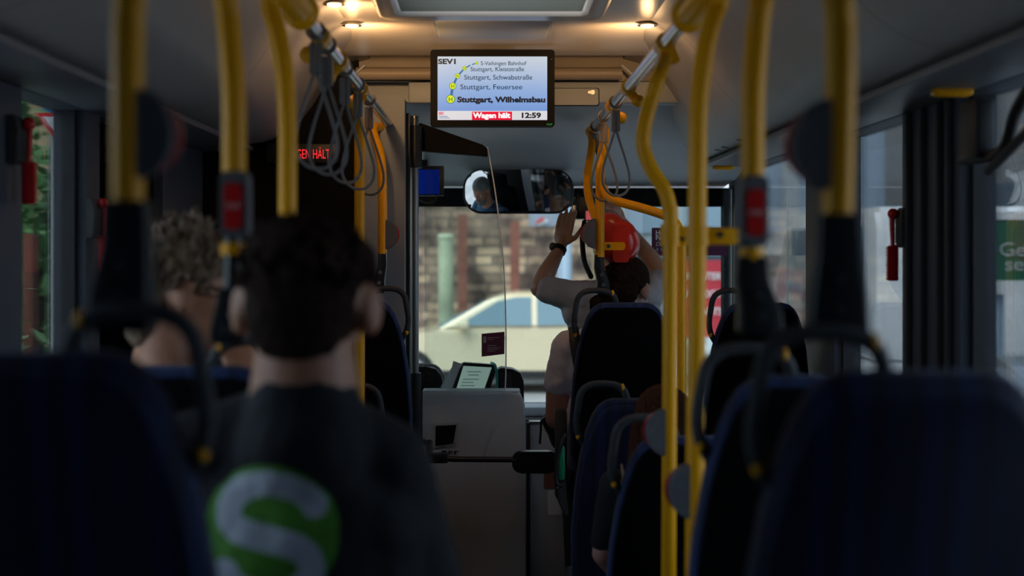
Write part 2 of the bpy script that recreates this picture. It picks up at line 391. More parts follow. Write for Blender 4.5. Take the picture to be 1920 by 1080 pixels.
# side walls: low panels and posts (the glass sits at the outer face)
def side(name, xin, xout, posts, yend, mt, low=.80):
    b = B(); box2(b, xin, xout, YB, yend, 0, low)
    box2(b, xin, xout, YB, yend, 1.864, 2.315)
    for y0, y1 in posts: box2(b, xin, xout, y0, y1, low-.01, 1.87)
    return struct(name, b, mt)
side('wall_left', XL, XL-.09, ((YB, -1.9), (-.3, -.1), (1.3, 1.5), (3.05, 3.41), (3.95, 4.09), (4.88, 5.56)), 7.3, 'wall_blue')
side('wall_right', XR, XR+.09, ((YB, -1.9), (-.5, -.3), (1.1, 1.3), (3.56, 4.06), (4.86, 5.3), (6.82, 7.0)), 7.0, 'wall_blue')
def pane(name, x, y0, y1, z0, z1, m):
    b = B(); box2(b, x-.003, x+.003, y0, y1, z0, z1); return struct(name, b, m)
k = 1
for y0, y1, m in ((-1.9, -.3, 'tint_glass'), (-.1, 1.3, 'tint_glass'), (1.5, 3.05, 'side_glass'), (3.41, 3.95, 'side_glass'), (4.09, 4.88, 'dark_glass')):
    pane('window_%d' % k, XL-.06, y0, y1, .8, 1.864, m); k += 1
for y0, y1, m in ((-1.9, -.5, 'tint_glass'), (-.3, 1.1, 'tint_glass'), (1.3, 3.56, 'side_glass'), (4.06, 4.86, 'side_glass'), (5.3, 6.82, 'side_glass')):
    pane('window_%d' % k, XR+.06, y0, y1, .8, 1.864, m); k += 1
# black rubber seals on the windows we look along
for n, x, ys in ((7, XL-.045, (3.42, 3.94, 4.10, 4.87)), (8, XR+.045, (3.55, 4.07, 4.85, 5.31))):
    b = B()
    for y in ys: box2(b, x-.02, x+.02, y-.012, y+.012, .8, 1.864)
    struct('trim_%d' % n, b, 'black')
# slim uprights of the door leaves on the broad right-hand post
b = B()
for y in (3.62, 3.70, 3.84, 3.97): box2(b, XR-.018, XR-.0005, y-.009, y+.009, .78, 1.862, bev=.003)
struct('trim_9', b, 'charcoal')
# left: driver's rear wall: black glossy part, then the pale grey column
b = B(); box2(b, XL, -.513, 5.56, 5.60, 0, 2.31); struct('wall_partition', b, 'wall_dark')
b = B(); prism(b, rrect(X(686, 5.6), X(761, 5.6), .0, Z(183, 5.6), .018), 'y', 5.52, 5.66); struct('trim_10', b, 'pillar_grey')
b = B(); box2(b, X(761, 5.6)+.001, X(768, 5.6), 5.60, 5.66, .3, 2.02); struct('trim_11', b, 'black')
# front header: warm upper strip, boxes below it, sloping cover down to the windscreen
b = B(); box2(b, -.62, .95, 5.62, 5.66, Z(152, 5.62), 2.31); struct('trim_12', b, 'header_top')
b = B(); box2(b, X(768, 5.66), .93, 5.58, 5.68, Z(194, 5.6), Z(153.5, 5.6), bev=.008); struct('trim_13', b, 'header')
pr = [(5.70, 2.31), (5.70, Z(193, 5.7)), (5.86, 2.03), (6.15, Z(268, 6.15)), (6.22, 1.945), (6.5, 1.875), (6.78, Z(336, 6.78)), (7.3, 1.79), (7.3, 2.31)]
b = B(); prism(b, pr, 'x', XL+.002, XR-.002); struct('wall_header', b, 'header')
# windscreen, its frame and the dashboard
b = B(); box2(b, XL-.09, XR+.09, 7.02, 7.12, 1.70, 1.79); box2(b, XR-.02, XR+.09, 7.02, 7.12, .1, 1.7); box2(b, XL-.09, XL+.02, 7.02, 7.12, .1, 1.7); box2(b, XL-.09, XR+.09, 7.02, 7.12, -.1, Z(757, 7.05))
struct('wall_front', b, 'wall_dark')
b = B(); box2(b, XL, XR, 7.06, 7.066, Z(757, 7.05)+.001, 1.70); struct('window_20', b, 'windscreen_glass')
b = B(); box2(b, X(1372, 6.9), X(1388, 6.9), 6.86, 6.94, .2, 1.80, bev=.01); struct('trim_14', b, 'charcoal')

o = thing('dashboard', 'long dark dashboard under the windscreen', 'dashboard', (.2, 6.7, .0))
b = B(); box2(b, XL+.02, XR-.02, 6.72, 7.01, .001, Z(786, 6.7), bev=.02); obj('dashboard_body', b, 'charcoal', o)
b = B(); box2(b, XL+.03, XR-.03, 6.80, 7.0, Z(785, 6.7), Z(768, 6.7), bev=.006); obj('top_ledge', b, 'header', o)

# sun blind roller and its brackets
o = thing('roller_blind', 'warm-lit rolled blind tube running across above the windscreen', 'blind', P(917, 138, 5.5))
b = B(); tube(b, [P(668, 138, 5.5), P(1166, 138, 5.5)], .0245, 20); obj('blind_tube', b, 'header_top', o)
for a, c in (((664, 140), (684, 122)), ((1166, 122), (1186, 140))):
    b = B(); tube(b, [P(*a, 5.47), P(*c, 5.47)], .005, 6); obj('bracket', b, 'header', o)
b = B(); box2(b, X(670, 5.55), X(1164, 5.55), 5.545, 5.62, Z(139, 5.55), Z(137, 5.55)); obj('back_plate', b, 'header', o)
o = thing('locker_flap', 'grey locked flap in the header right of the passenger screen', 'flap', P(1080, 180, 5.57))
b = B(); prism(b, rrect(X(1038, 5.57), X(1122, 5.57), Z(197, 5.57), Z(166, 5.57), .008), 'y', 5.566, 5.5795, bev=.002); obj('flap_panel', b, 'header', o)
b = B(); prism(b, rrect(X(1036, 5.57), X(1124, 5.57), Z(198.5, 5.57), Z(164.5, 5.57), .009), 'y', 5.5745, 5.5798); obj('flap_gap_shade', b, 'black_matte', o)  # black plate standing in for the shaded gap around the flap
b = B(); disc(b, P(1111, 173, 5.562), .009, .006); disc(b, P(1105, 173, 5.562), .006, .004); obj('lock', b, 'dark_steel', o)


# roof hatch
o = thing('roof_hatch', 'pale rounded roof hatch at the top of the aisle ceiling', 'roof hatch', P(922, 20, 4.2))
def hatch_ring(x0, x1, y0, y1, z, r=.05): return [(a, c, z) for a, c in rrect(x0, x1, y0, y1, r)]
xa, xb = X(712, 4.37), X(1131, 4.37)
b = B()
HL = [hatch_ring(xa-.02, xb+.02, 3.50, 4.42, 2.2345), hatch_ring(xa, xb, 3.52, 4.405, 2.195), hatch_ring(xa+.015, xb-.015, 3.535, 4.39, 2.186), hatch_ring(xa+.055, xb-.055, 3.575, 4.305, 2.186, .035), hatch_ring(xa+.065, xb-.065, 3.585, 4.295, 2.205, .03), hatch_ring(xa+.065, xb-.065, 3.585, 4.295, 2.2345, .03)]
HR = [[b.verts.new(p) for p in L_] for L_ in HL]; nn = len(HR[0])
for q in range(6):
    for k_ in range(nn): b.faces.new((HR[q][k_], HR[q][(k_+1) % nn], HR[(q+1) % 6][(k_+1) % nn], HR[(q+1) % 6][k_]))
obj('hatch_frame', b, 'ceiling', o)
b = B(); box2(b, xa+.07, xb-.07, 3.6, 4.28, 2.196, 2.204, bev=.003); obj('hatch_panel', b, 'hatch', o)
o = thing('ceiling_rectangle', 'small pale flat rectangle on the ceiling above the passenger screen', 'panel', P(924, 57, 4.8))
b = B(); box2(b, X(820, 4.8), X(1028, 4.8), 4.62, 5.0, 2.222, 2.2345, bev=.003); obj('rectangle_face', b, 'offwhite', o)  # thin pale rectangle with a grey border, set on the ceiling
b = B(); box2(b, X(815, 4.8), X(1033, 4.8), 4.60, 5.02, 2.228, 2.2348); obj('rectangle_border', b, 'header', o)

# warm ceiling spots
SP = []
for i, (x, y, lab) in enumerate(((-.455, 4.72, 'warm glowing ceiling spot left of the screen, nearer the windscreen'), (.525, 4.72, 'warm glowing ceiling spot above the right-hand rail'), (-.47, 4.32, 'warm ceiling spot at the very top edge beside the left rail fitting'))):
    o = thing('ceiling_spot', lab, 'ceiling light', (x, y, 2.235), 'warm ceiling spots')
    b = B(); disc(b, (x, y, 2.229), .034, .011, 'z', 28, .03); obj('bezel', b, 'steel', o)
    b = B(); ell(b, (x, y, 2.224), (.022, .022, .007)); obj('bulb', b, 'lamp_glow', o)
    q = lamp('spot_light', 'SPOT', (x, y, 2.135), 5.2, (1.0, .58, .25), .02)
    q.rotation_euler = Vector((-.45 if x > 0 else .45, .9, .42)).to_track_quat('-Z', 'Y').to_euler(); q.data.spot_size = math.radians(125); q.data.spot_blend = 1.0
    q = lamp('spot_light', 'POINT', (x, y, 2.16), .28, (1.0, .58, .25), .02)

# passenger screen
D = 5.15
o = thing('passenger_screen', 'wide black passenger information screen showing the next stops', 'screen', P(924, 237, D))
x0, x1, z0, z1 = X(807, D), X(1040, D), Z(237, D), Z(93, D)
b = B(); prism(b, rrect(x0, x1, z0, z1, .010), 'y', D, D+.055, bev=.004); obj('housing', b, 'black_matte', o)
b = B(); box2(b, -.06, .10, D+.054, 5.60, 1.97, 2.10, bev=.01); obj('mount', b, 'charcoal', o)
sx0, sx1, sz0, sz1 = X(820.5, D), X(1026, D), Z(225, D), Z(106, D)
zs = Z(208, D)
b = B(); box2(b, sx0, sx1, D-.0012, D-.0002, sz0, sz1); dsp = obj('display', b, 'scr_sky', o, smooth=False)
b = B(); box2(b, sx0, sx1, D-.0018, D-.0008, sz0, zs); obj('footer', b, 'scr_white', dsp, smooth=False)
# route line
def sp(px, py, dy=.002): v = P(px, py, D); v.y = D-dy; return v
b = B()
nodes = [(845, 186, 8.2), (849, 161.5, 6.6), (858, 142.5, 5.0), (871, 128.3, 4.2), (894, 118.6, 3.0)]
def quad(b, p, q, w0, w1, dy):
    p, q = sp(*p, dy), sp(*q, dy); d = (q-p).normalized(); n = Vector((-d.z, 0, d.x)); k = D/FPX
    vs = [b.verts.new(v) for v in (p+n*w0*k, p-n*w0*k, q-n*w1*k, q+n*w1*k)]; b.faces.new(vs)
wd = [2.6, 2.2, 1.7, 1.2, .9]
for i in range(3): quad(b, nodes[i][:2], nodes[i+1][:2], wd[i], wd[i+1], .0021)
quad(b, (871, 128.3), (882, 122.3), 1.2, 1.0, .0021); quad(b, (885, 121), (894, 118.6), 1.0, .8, .0021)
obj('route_line', b, 'scr_line', dsp, smooth=False)
for px, py, r in nodes:
    kr = r*D/FPX
    b = B(); disc(b, sp(px, py, .0024), kr, .0002, seg=28); g = obj('stop_badge', b, 'scr_green', dsp)
    b = B(); disc(b, sp(px, py, .0028), kr*.87, .0002, seg=28); obj('stop_badge', b, 'scr_yellow', dsp)
    text('H', sp(px, py+r*.52, .0034), kr*1.45, 'scr_green', dsp, thick=.01, align='CENTER')
K = D/FPX
def st(s, px, py, size, wpx, m='scr_text', th=0.0): text(s, sp(px, py, .0036), size*K*1.38, m, dsp, wpx*K, th)
st('SEV1', 821.5, 120.0, 9.6, 33, th=.04)
st('S-Vaihingen Bahnhof', 901, 122.3, 7.6, 85.5)
st('Stuttgart, Kleiststraße', 882, 133.6, 8.2, 100)
st('Stuttgart, Schwabstraße', 870, 149.3, 9.2, 127.5)
st('Stuttgart, Feuersee', 862.5, 167.6, 9.8, 116)
st('Stuttgart, Wilhelmsbau', 857.5, 191.6, 10.2, 165, th=.045)
b = B(); v0 = sp(885, 225, .0022); v1 = sp(960, 209.5, .0022); box2(b, v0.x, v1.x, v0.y-.0004, v0.y, v0.z, v1.z); obj('stopping_banner', b, 'scr_red', dsp, smooth=False)
st('Wagen hält', 887.5, 221, 9.8, 70.5, 'scr_redtext', .045)
st('12:59', 975.5, 221, 9.8, 36, th=.04)
b = B(); v0 = sp(823, 215.5, .0022); v1 = sp(831.5, 210, .0022); box2(b, v0.x, v1.x, v0.y-.0003, v0.y, v0.z, v1.z); obj('operator_logo', b, 'scr_logo', dsp, smooth=False)
text('DB', sp(824, 214.8, .0034), 4.2*K*1.3, 'scr_white', dsp, 6.4*K)
for py, wp in ((218.3, 16), (221.2, 20)):
    b = B(); v0 = sp(823, py+.5, .0022); v1 = sp(823+wp, py-.5, .0022); box2(b, v0.x, v1.x, v0.y-.0002, v0.y, v0.z, v1.z); obj('small_print', b, 'scr_line', dsp, smooth=False)
text('MVP', sp(1025, 235.3, -.0002-.0002+.0010), 4.2*K*1.3, 'led_green', o, 10*K)
b = B(); disc(b, sp(1034, 111, .001), .0018, .0006, seg=10); obj('sensor', b, 'steel', o)

# red LED line display on the driver's rear wall
o = thing('led_display', 'dark display box with red WAGEN HÄLT lettering behind the left straps', 'led sign', P(570, 300, 5.54))
b = B(); box2(b, X(500, 5.54), X(634, 5.54), 5.53, 5.559, Z(306, 5.54), Z(270, 5.54), bev=.003); obj('display_box', b, 'black', o)
text('WAGEN HÄLT', Vector((X(533, 5.52), 5.527, Z(297, 5.52))), .052, 'led_red', o, X(618, 5.52)-X(533, 5.52))

# ------------------------------------------------------------ driver's corner
o = thing('cab_counter', 'grey moulded counter door of the driver cab with a small window', 'counter', (X(890, 5.85), 5.95, 0))
yd = 5.85
def cq(px, py): return (X(px, yd), Z(py, yd))
out = [cq(792, 1180), cq(792, 738)]+[cq(*q) for q in ((800, 735), (960, 735), (976, 741), (984, 760), (986, 800), (986, 1180))]
b = B(); prism(b, out, 'y', yd, yd+.14, bev=.008); obj('counter_body', b, 'cab_grey', o)
b = B(); prism(b, [cq(*q) for q in ((900, 1178), (903, 900), (912, 840), (928, 806), (950, 793), (984.5, 791), (984.5, 1178))], 'y', yd-.006, yd-.0005, bev=.003); obj('raised_panel', b, 'cab_grey', o)
b = B(); prism(b, [cq(*q) for q in ((811, 841), (808, 796), (812, 792), (861, 791), (855, 832), (850, 836))], 'y', yd-.008, yd-.0004, bev=.003); fr = obj('window_bezel', b, 'offwhite', o)
b = B(); prism(b, [cq(*q) for q in ((816, 836), (817, 798), (856, 796), (850, 831))], 'y', yd-.0105, yd-.0082); obj('window_recess', b, 'black_matte', fr)
b = B(); box2(b, X(793, 5.9), X(975, 5.9), 5.86, 5.98, Z(735, 5.86)-.0006, Z(733.0, 5.86), bev=.003); obj('counter_top', b, 'offwhite', o)
b = B()
for px in (829, 841, 852): box2(b, X(px, yd), X(px+3, yd), yd-.004, yd, Z(852, yd), Z(845, yd)); box2(b, X(px, yd), X(px+8, yd), yd-.004, yd, Z(847, yd), Z(845, yd))
obj('metal_marks', b, 'steel', o, smooth=False)
o = thing('cab_side_panel', 'plain dark grey panel beside the cab counter', 'panel', (X(1025, 6.0), 6.0, 0))
b = B(); box2(b, X(990, 6.0), X(1085, 6.0), 6.0, 6.05, .01, Z(795, 6.0), bev=.004); obj('panel_body', b, 'cab_grey', o)
b = B(); box2(b, X(992, 6.0), X(1085, 6.0), 5.992, 6.05, Z(795, 6.0), Z(790, 6.0), bev=.002); obj('edge_strip', b, 'dark_steel', o)
b = B(); box2(b, X(987, 5.99), X(994, 5.99), 5.98, 5.999, .01, Z(792, 5.99), bev=.002); obj('joint_strip', b, 'black', o)
o = obj('sticker', prism(B(), rrect(X(1027, 5.99), X(1052, 5.99), Z(966, 5.99), Z(920, 5.99), .004), 'y', 5.9965, 5.9995), 'paper'); tag(o, 'white sticker low on the dark panel beside the cab counter', 'sticker')
o = obj('sticker', prism(B(), rrect(X(1020, 5.99), X(1050, 5.99), Z(917, 5.99), Z(886, 5.99), .004), 'y', 5.9965, 5.9995), 'rust'); tag(o, 'reddish sticker just above the white one by the seat', 'sticker')

o = thing('barrier_arm', 'black swing barrier arm with a padded paddle in front of cab', 'barrier', P(800, 858, 5.55))
b = B(); tube(b, [P(800, 857, 5.55), P(850, 861, 5.55), P(966, 862, 5.55)], .0115, 12); obj('bar', b, 'connector', o)
b = B(); prism(b, rrect(X(960, 5.55), X(1046, 5.55), Z(886, 5.55), Z(845, 5.55), .035), 'y', 5.52, 5.57, bev=.012); obj('paddle', b, 'connector', o)
b = B(); box2(b, X(800, 5.55), X(840, 5.55), 5.53, 5.58, Z(868, 5.55), Z(850, 5.55), bev=.006); tube(b, [P(805, 860, 5.55), P(805, 830, 5.6), P(797, 828, 5.68)], .014, 10); obj('hinge', b, 'black', o)

o = thing('partition_pole', 'slim dark steel pole with black sleeves at the cab edge', 'pole', (X(777, 5.72), 5.72, 0))
x = X(777, 5.72)
b = B(); tube(b, [(x, 5.72, 0), (x, 5.72, 2.02)], .0175, 18); obj('tube', b, 'dark_steel', o)
b = B(); tube(b, [(x, 5.72, Z(315, 5.72)), (x, 5.72, Z(236, 5.72))], .031, 18); obj('sleeve', b, 'black', o)
b = B(); tube(b, [(x, 5.72, .0), (x, 5.72, Z(699, 5.72))], .027, 18); obj('sleeve', b, 'black', o)

o = thing('cab_glass_screen', 'clear glass screen with pale edge standing above the cab counter', 'glass screen', P(850, 735, 5.8))
edge = [P(913, 275, 5.8), P(925, 340, 5.8), P(936, 420, 5.8), P(944, 500, 5.8), P(948, 600, 5.8), P(948, 700, 5.8), P(946, 734, 5.8)]
edge = cr(edge, 4)
poly = [(p.x, p.z) for p in edge]+[(X(796, 5.8), Z(734, 5.8)), (X(796, 5.8), Z(275, 5.8))]
b = B(); prism(b, poly, 'y', 5.798, 5.804); obj('pane', b, 'screen_glass', o)
b = B(); tube(b, [p+Vector((.001, 0, 0)) for p in edge], .0026, 6); obj('pane_edge', b, 'paper', o)
b = B(); prism(b, [(X(a, 5.8), Z(c, 5.8)) for a, c in ((762, 236), (790, 232), (905, 272), (914, 280), (914, 294), (792, 284), (762, 284))], 'y', 5.77, 5.83, bev=.004); obj('top_visor', b, 'black_matte', o)
o = thing('sticker', 'purple ticket notice on the cab glass above the counter', 'sticker', P(924, 667, 5.79))
b = B(); prism(b, [(X(a, 5.79), Z(c, 5.79)) for a, c in ((903, 626), (946, 622), (946, 664), (903, 669))], 'y', 5.793, 5.7965); obj('sheet', b, 'purple_light', o)
b = B()
for py, l in ((633, 22), (636.5, 12), (648, 17), (652, 24), (655, 20), (658.5, 14)): box2(b, X(914, 5.79), X(914+l, 5.79), 5.7922, 5.793, Z(py+.6, 5.79), Z(py-.5, 5.79))
obj('small_print', b, 'offwhite', o, smooth=False)
b = B(); prism(b, rrect(X(906, 5.79), X(912, 5.79), Z(643, 5.79), Z(631, 5.79), .002), 'y', 5.7922, 5.793); obj('pictogram', b, 'offwhite', o)

o = thing('driver_monitor', 'blue driver monitor hanging below the header with a looped cable', 'monitor', P(800, 365, 6.3))
b = B(); box2(b, X(765, 6.3), X(832, 6.3), 6.3, 6.34, Z(367, 6.3), Z(311, 6.3), bev=.005); obj('housing', b, 'black', o)
b = B(); box2(b, X(768, 6.3), X(824, 6.3), 6.2965, 6.2995, Z(364, 6.3), Z(318, 6.3)); obj('display', b, 'screen_blue', o)
b = B(); tube(b, cr([P(782, 366, 6.31), P(786, 374, 6.31), P(800, 380, 6.31), P(815, 377, 6.31), P(820, 366, 6.31)], 5), .0035, 8); obj('cable', b, 'black', o)
b = B(); box2(b, X(790, 6.3), X(800, 6.3), 6.34, 6.7, Z(318, 6.3), Z(311, 6.3)+.03); obj('bracket', b, 'black', o)

o = thing('ticket_machine', 'black driver ticket machine with a pale green lit display', 'ticket machine', P(880, 735, 6.05))
yt = 6.05
b = B(); prism(b, [(X(a, yt), Z(c, yt)) for a, c in ((838, 744), (865, 682), (870, 680), (925, 684), (931, 692), (914, 744))], 'y', yt, yt+.05, bev=.004); obj('housing', b, 'black', o)
b = B(); prism(b, [(X(a, yt), Z(c, yt)) for a, c in ((853, 738), (869, 686), (922, 689), (905, 738))], 'y', yt-.003, yt-.0005); dd = obj('display', b, 'screen_ticket', o)
b = B()
for i, (py, pa, pl) in enumerate(((697, 876, 26), (703, 878, 20), (711, 868, 30), (717, 866, 22), (723, 864, 26))): box2(b, X(pa, yt), X(pa+pl, yt), yt-.0036, yt-.003, Z(py+1, yt), Z(py-1, yt))
obj('display_lines', b, 'ticket_ink', dd, smooth=False)
b = B(); box2(b, X(876, yt), X(908, yt), yt+.05, yt+.20, Z(760, yt), Z(700, yt), bev=.01); obj('back_unit', b, 'charcoal', o)
b = B(); tube(b, cr([P(921, 680, yt), P(929, 686, yt-.03), P(932, 710, yt-.03), P(931, 740, yt-.03)], 6), .005, 8); obj('cable', b, 'teal', o)
o = thing('card_reader', 'rounded black reader box right of the ticket machine', 'card reader', P(957, 745, 6.15))
b = B(); prism(b, [(X(a, 6.15), Z(c, 6.15)) for a, c in ((932, 755), (932, 694), (940, 690), (962, 693), (976, 700), (982, 715), (983, 755))], 'y', 6.15, 6.28, bev=.012); obj('housing', b, 'black', o)
b = B(); box2(b, X(936, 6.14), X(960, 6.14), 6.143, 6.149, Z(740, 6.14), Z(700, 6.14), bev=.002); obj('front_plate', b, 'charcoal', o)
o = thing('paper_slips', 'curled white paper slips stuck beside the ticket machine', 'papers', P(845, 735, 6.0))
for i, q in enumerate((((826, 726), (846, 690), (860, 680), (858, 700), (842, 733)), ((838, 733), (850, 676), (868, 682), (862, 690), (846, 733)))):
    b = B(); prism(b, [(X(a, 6.0), Z(c, 6.0)) for a, c in q], 'y', 6.0-.02*i, 6.0-.02*i+.0015)
    for v in b.verts: v.co.y += .35*max(0, v.co.z-1.0)**1.0*.5
    obj('slip', b, 'paper', o)
o = thing('instrument_cluster', 'driver instrument hood with keypad left of the slips', 'instruments', P(805, 735, 6.25))
b = B(); tube(b, cr([P(772, 684, 6.25), P(800, 684, 6.25), P(818, 688, 6.25), P(829, 702, 6.25), P(834, 724, 6.25)], 6), .007, 8); obj('hood_rim', b, 'offwhite', o)
b = B(); prism(b, [(X(a, 6.27), Z(c, 6.27)) for a, c in ((770, 745), (770, 687), (800, 687), (818, 692), (828, 705), (832, 745))], 'y', 6.262, 6.40, bev=.003); obj('hood', b, 'black', o)
b = B(); box2(b, X(775, 6.3), X(815, 6.3), 6.28, 6.38, .001, Z(744, 6.3), bev=.006); obj('column', b, 'black', o)
b = B()
for i in range(4):
    for j in range(3): box2(b, X(793+i*8, 6.26), X(798+i*8, 6.26), 6.2525, 6.26, Z(705+j*10, 6.26), Z(698+j*10, 6.26), bev=.001)
obj('keypad', b, 'charcoal', o)
o = thing('steering_wheel', 'dark steering wheel behind the cab counter', 'steering wheel', (-.62, 6.55, .95))
R_ = Matrix.Rotation(math.radians(-35), 3, 'X')
b = B(); tube(b, [Vector((-.62, 6.55, .82))+R_ @ Vector((.225*math.cos(a*math.pi/20), .225*math.sin(a*math.pi/20), 0)) for a in range(40)], .016, 10, closed=True); obj('rim', b, 'black', o)
b = B()
for a in (90, 210, 330): tube(b, [(-.62, 6.55, .82), Vector((-.62, 6.55, .82))+R_ @ Vector((.225*math.cos(math.radians(a)), .225*math.sin(math.radians(a)), 0))], .013, 8)
ell(b, (-.62, 6.55, .82), (.06, .06, .03)); tube(b, [(-.62, 6.55, .82), (-.62, 6.75, .60)], .03, 10); obj('spokes', b, 'black', o)

# interior mirror: convex left pane, flat right pane
EYEV = Vector((0, 0, EYE)); DRIVER = Vector((-.66, 6.12, 1.36)); CAMMAN = Vector((.50, 6.02, 1.535))
o = thing('rear_view_mirror', 'wide rounded interior mirror showing driver and cameraman', 'mirror', P(970, 318, 6.6))
ym = 6.60
xm0, xm1, zm0, zm1 = X(869, ym), X(1075, ym), Z(400, ym), Z(318, ym)
rot = math.radians(0)
hz = [(a, c) for a, c in rrect(xm0, xm1, zm0, zm1, .085, 8)]
b = B(); prism(b, hz, 'y', ym+.005, ym+.05, bev=.008); obj('housing', b, 'charcoal', o)
b = B(); tube(b, [(X(960, ym), ym+.04, zm1-.01), (X(960, ym), ym+.10, zm1+.03), (X(955, ym), ym+.13, 1.85)], .012, 10); obj('arm', b, 'black', o)
rim = [Vector((a, ym+.004, c)) for a, c in rrect(xm0+.003, xm1-.003, zm0+.003, zm1-.003, .083, 8)]
b = B(); tube(b, rim, .0055, 8, closed=True); obj('rim', b, 'black', o)
def mirror_pane(xl, xr, target, px, py, R, name, yb, tz=0.0):
    """A grid of small facets inside the rim, tilted towards what it shows; R is its bulge radius."""
    c = P(px, py, ym); n = ((EYEV-c).normalized()+(target-c).normalized()).normalized()
    b = B(); nx, nz = 24, 16; G = {}
    def inside(x, z):
        r = .078; cx = min(max(x, xm0+.008+r), xm1-.008-r); cz = min(max(z, zm0+.008+r), zm1-.008-r)
        d = math.hypot(x-cx, z-cz)
        if d > r: x, z = cx+(x-cx)*r/d, cz+(z-cz)*r/d
        return x, z
    for i in range(nx+1):
        for j in range(nz+1):
            x, z = inside(xl+(xr-xl)*i/nx, zm0+.008+(zm1-zm0-.016)*j/nz)
            dx, dz = x-c.x, z-c.z
            y = -(n.x*dx+n.z*dz)/n.y + (dx*dx+dz*dz)/(2*R)
            G[i, j] = [x, y, z]
    ymax = max(v[1] for v in G.values())
    V = {k_: b.verts.new((v[0], yb+v[1]-ymax, v[2])) for k_, v in G.items()}
    for i in range(nx):
        for j in range(nz): b.faces.new((V[i, j], V[i+1, j], V[i+1, j+1], V[i, j+1]))
    me = bpy.data.meshes.new(name)
    bmesh.ops.dissolve_degenerate(b, dist=1e-5, edges=b.edges)
    bmesh.ops.recalc_face_normals(b, faces=b.faces)
    org = wloc(o)
    for v in b.verts: v.co -= org
    for f in b.faces: f.smooth = True
    b.to_mesh(me); b.free(); me.materials.append(M['mirror']); q = bpy.data.objects.new(name, me); SC.collection.objects.link(q); q.parent = o
    return q
mirror_pane(xm0+.008, X(1018, ym), DRIVER, 912, 352, 1.3, 'mirror_glass', ym+.003)
mirror_pane(X(1021, ym), xm1-.008, CAMMAN, 1052, 350, 60, 'mirror_glass', ym+.003)
b = B(); box2(b, X(1018, ym), X(1021, ym), ym-.03, ym+.01, zm0+.006, zm1-.006); obj('divider', b, 'black', o)

# notice on the windscreen, to the right
o = thing('sticker', 'purple notice with white German text beside the yellow poles', 'sticker', P(1292, 478, 6.5))
yk = 6.5
b = B(); box2(b, X(1222, yk), X(1364, yk), yk, yk+.003, Z(479, yk), Z(427, yk)); obj('sheet', b, 'purple', o)
text('Haben Sie eine', Vector((X(1229, yk), yk-.0008, Z(440.5, yk))), .030, 'white', o, .185, .02)
text('Fahrkarte?', Vector((X(1229, yk), yk-.0008, Z(449.5, yk))), .030, 'white', o, .135, .02)
text('Do you have', Vector((X(1229, yk), yk-.0008, Z(461, yk))), .026, 'offwhite', o, .14, shear=.2)
text('a ticket?', Vector((X(1229, yk), yk-.0008, Z(470, yk))), .026, 'offwhite', o, .10, shear=.2)
o = thing('glass_screen', 'tall clear glass screen between the yellow poles and the door', 'glass screen', P(1290, 1080, 6.52))
b = B(); box2(b, X(1205, 6.52), X(1370, 6.52), 6.505, 6.511, .15, 1.76); obj('pane', b, 'screen_glass', o)
b = B(); box2(b, X(1369.4, 6.52), X(1371, 6.52), 6.503, 6.513, .15, 1.76); obj('pane_edge', b, 'offwhite', o)
b = B(); box2(b, X(1205, 6.52), X(1370, 6.52), 6.49, 6.53, 0, .15, bev=.004); obj('foot_rail', b, 'dark_steel', o)
# ------------------------------------------------------------ rails and poles
RZ = 1.97; RLX, RRX = -.390, .420
def band(b, x, y, r=.026, w=.03, z=RZ):
    tube(b, [(x, y-w/2, z), (x, y+w/2, z)], r, 20)
for x, y0, y1, lab, bands in ((RLX, 2.98, 5.82, 'steel ceiling handrail with yellow ends on the left of the aisle', (3.30, 3.72, 4.35)),
                              (RRX, 3.02, 5.85, 'steel ceiling handrail with yellow ends on the right of the aisle', (4.30, 4.85))):
    s = 1 if x > 0 else -1
    o = thing('ceiling_handrail', lab, 'handrail', (x, (y0+y1)/2, RZ), 'ceiling handrails')
    b = B(); tube(b, [(x, y0, RZ), (x, y1, RZ)], .0168, 20); obj('steel_tube', b, 'steel', o)
    for y in bands:
        b = B(); tube(b, [(x, y-.035, RZ), (x, y+.035, RZ)], .023, 20)
        tube(b, [(x+s*.002, y, RZ-.01), (x+s*.03, y, RZ-.04)], .014, 12); ell(b, (x+s*.03, y, RZ-.04), .02); obj('clamp_ring', b, 'yellow', o)
    b = B(); tube(b, cr([(x, y1-.22, RZ), (x, y1, RZ), (x, y1+.02, RZ)], 6), [.0185]*13, 18); ell(b, (x, y1+.02, RZ), .024)
    tube(b, [(x+s*.004, y1-.08, RZ+.0), (x+s*.016, y1-.02, RZ+.02), (x+s*.016, y1+.02, RZ+.01)], .014, 12); obj('end_cap', b, 'yellow', o)
    b = B(); tube(b, cr([(x, y0+.02, RZ), (x, y0-.10, RZ), (x+s*.01, y0-.26, RZ+.01), (x+s*.03, y0-.5, RZ+.03), (x+s*.04, .4, RZ+.03)], 8), .0275, 20)
    ell(b, (x, y0-.03, RZ), .038); obj('front_fitting', b, 'yellow', o)

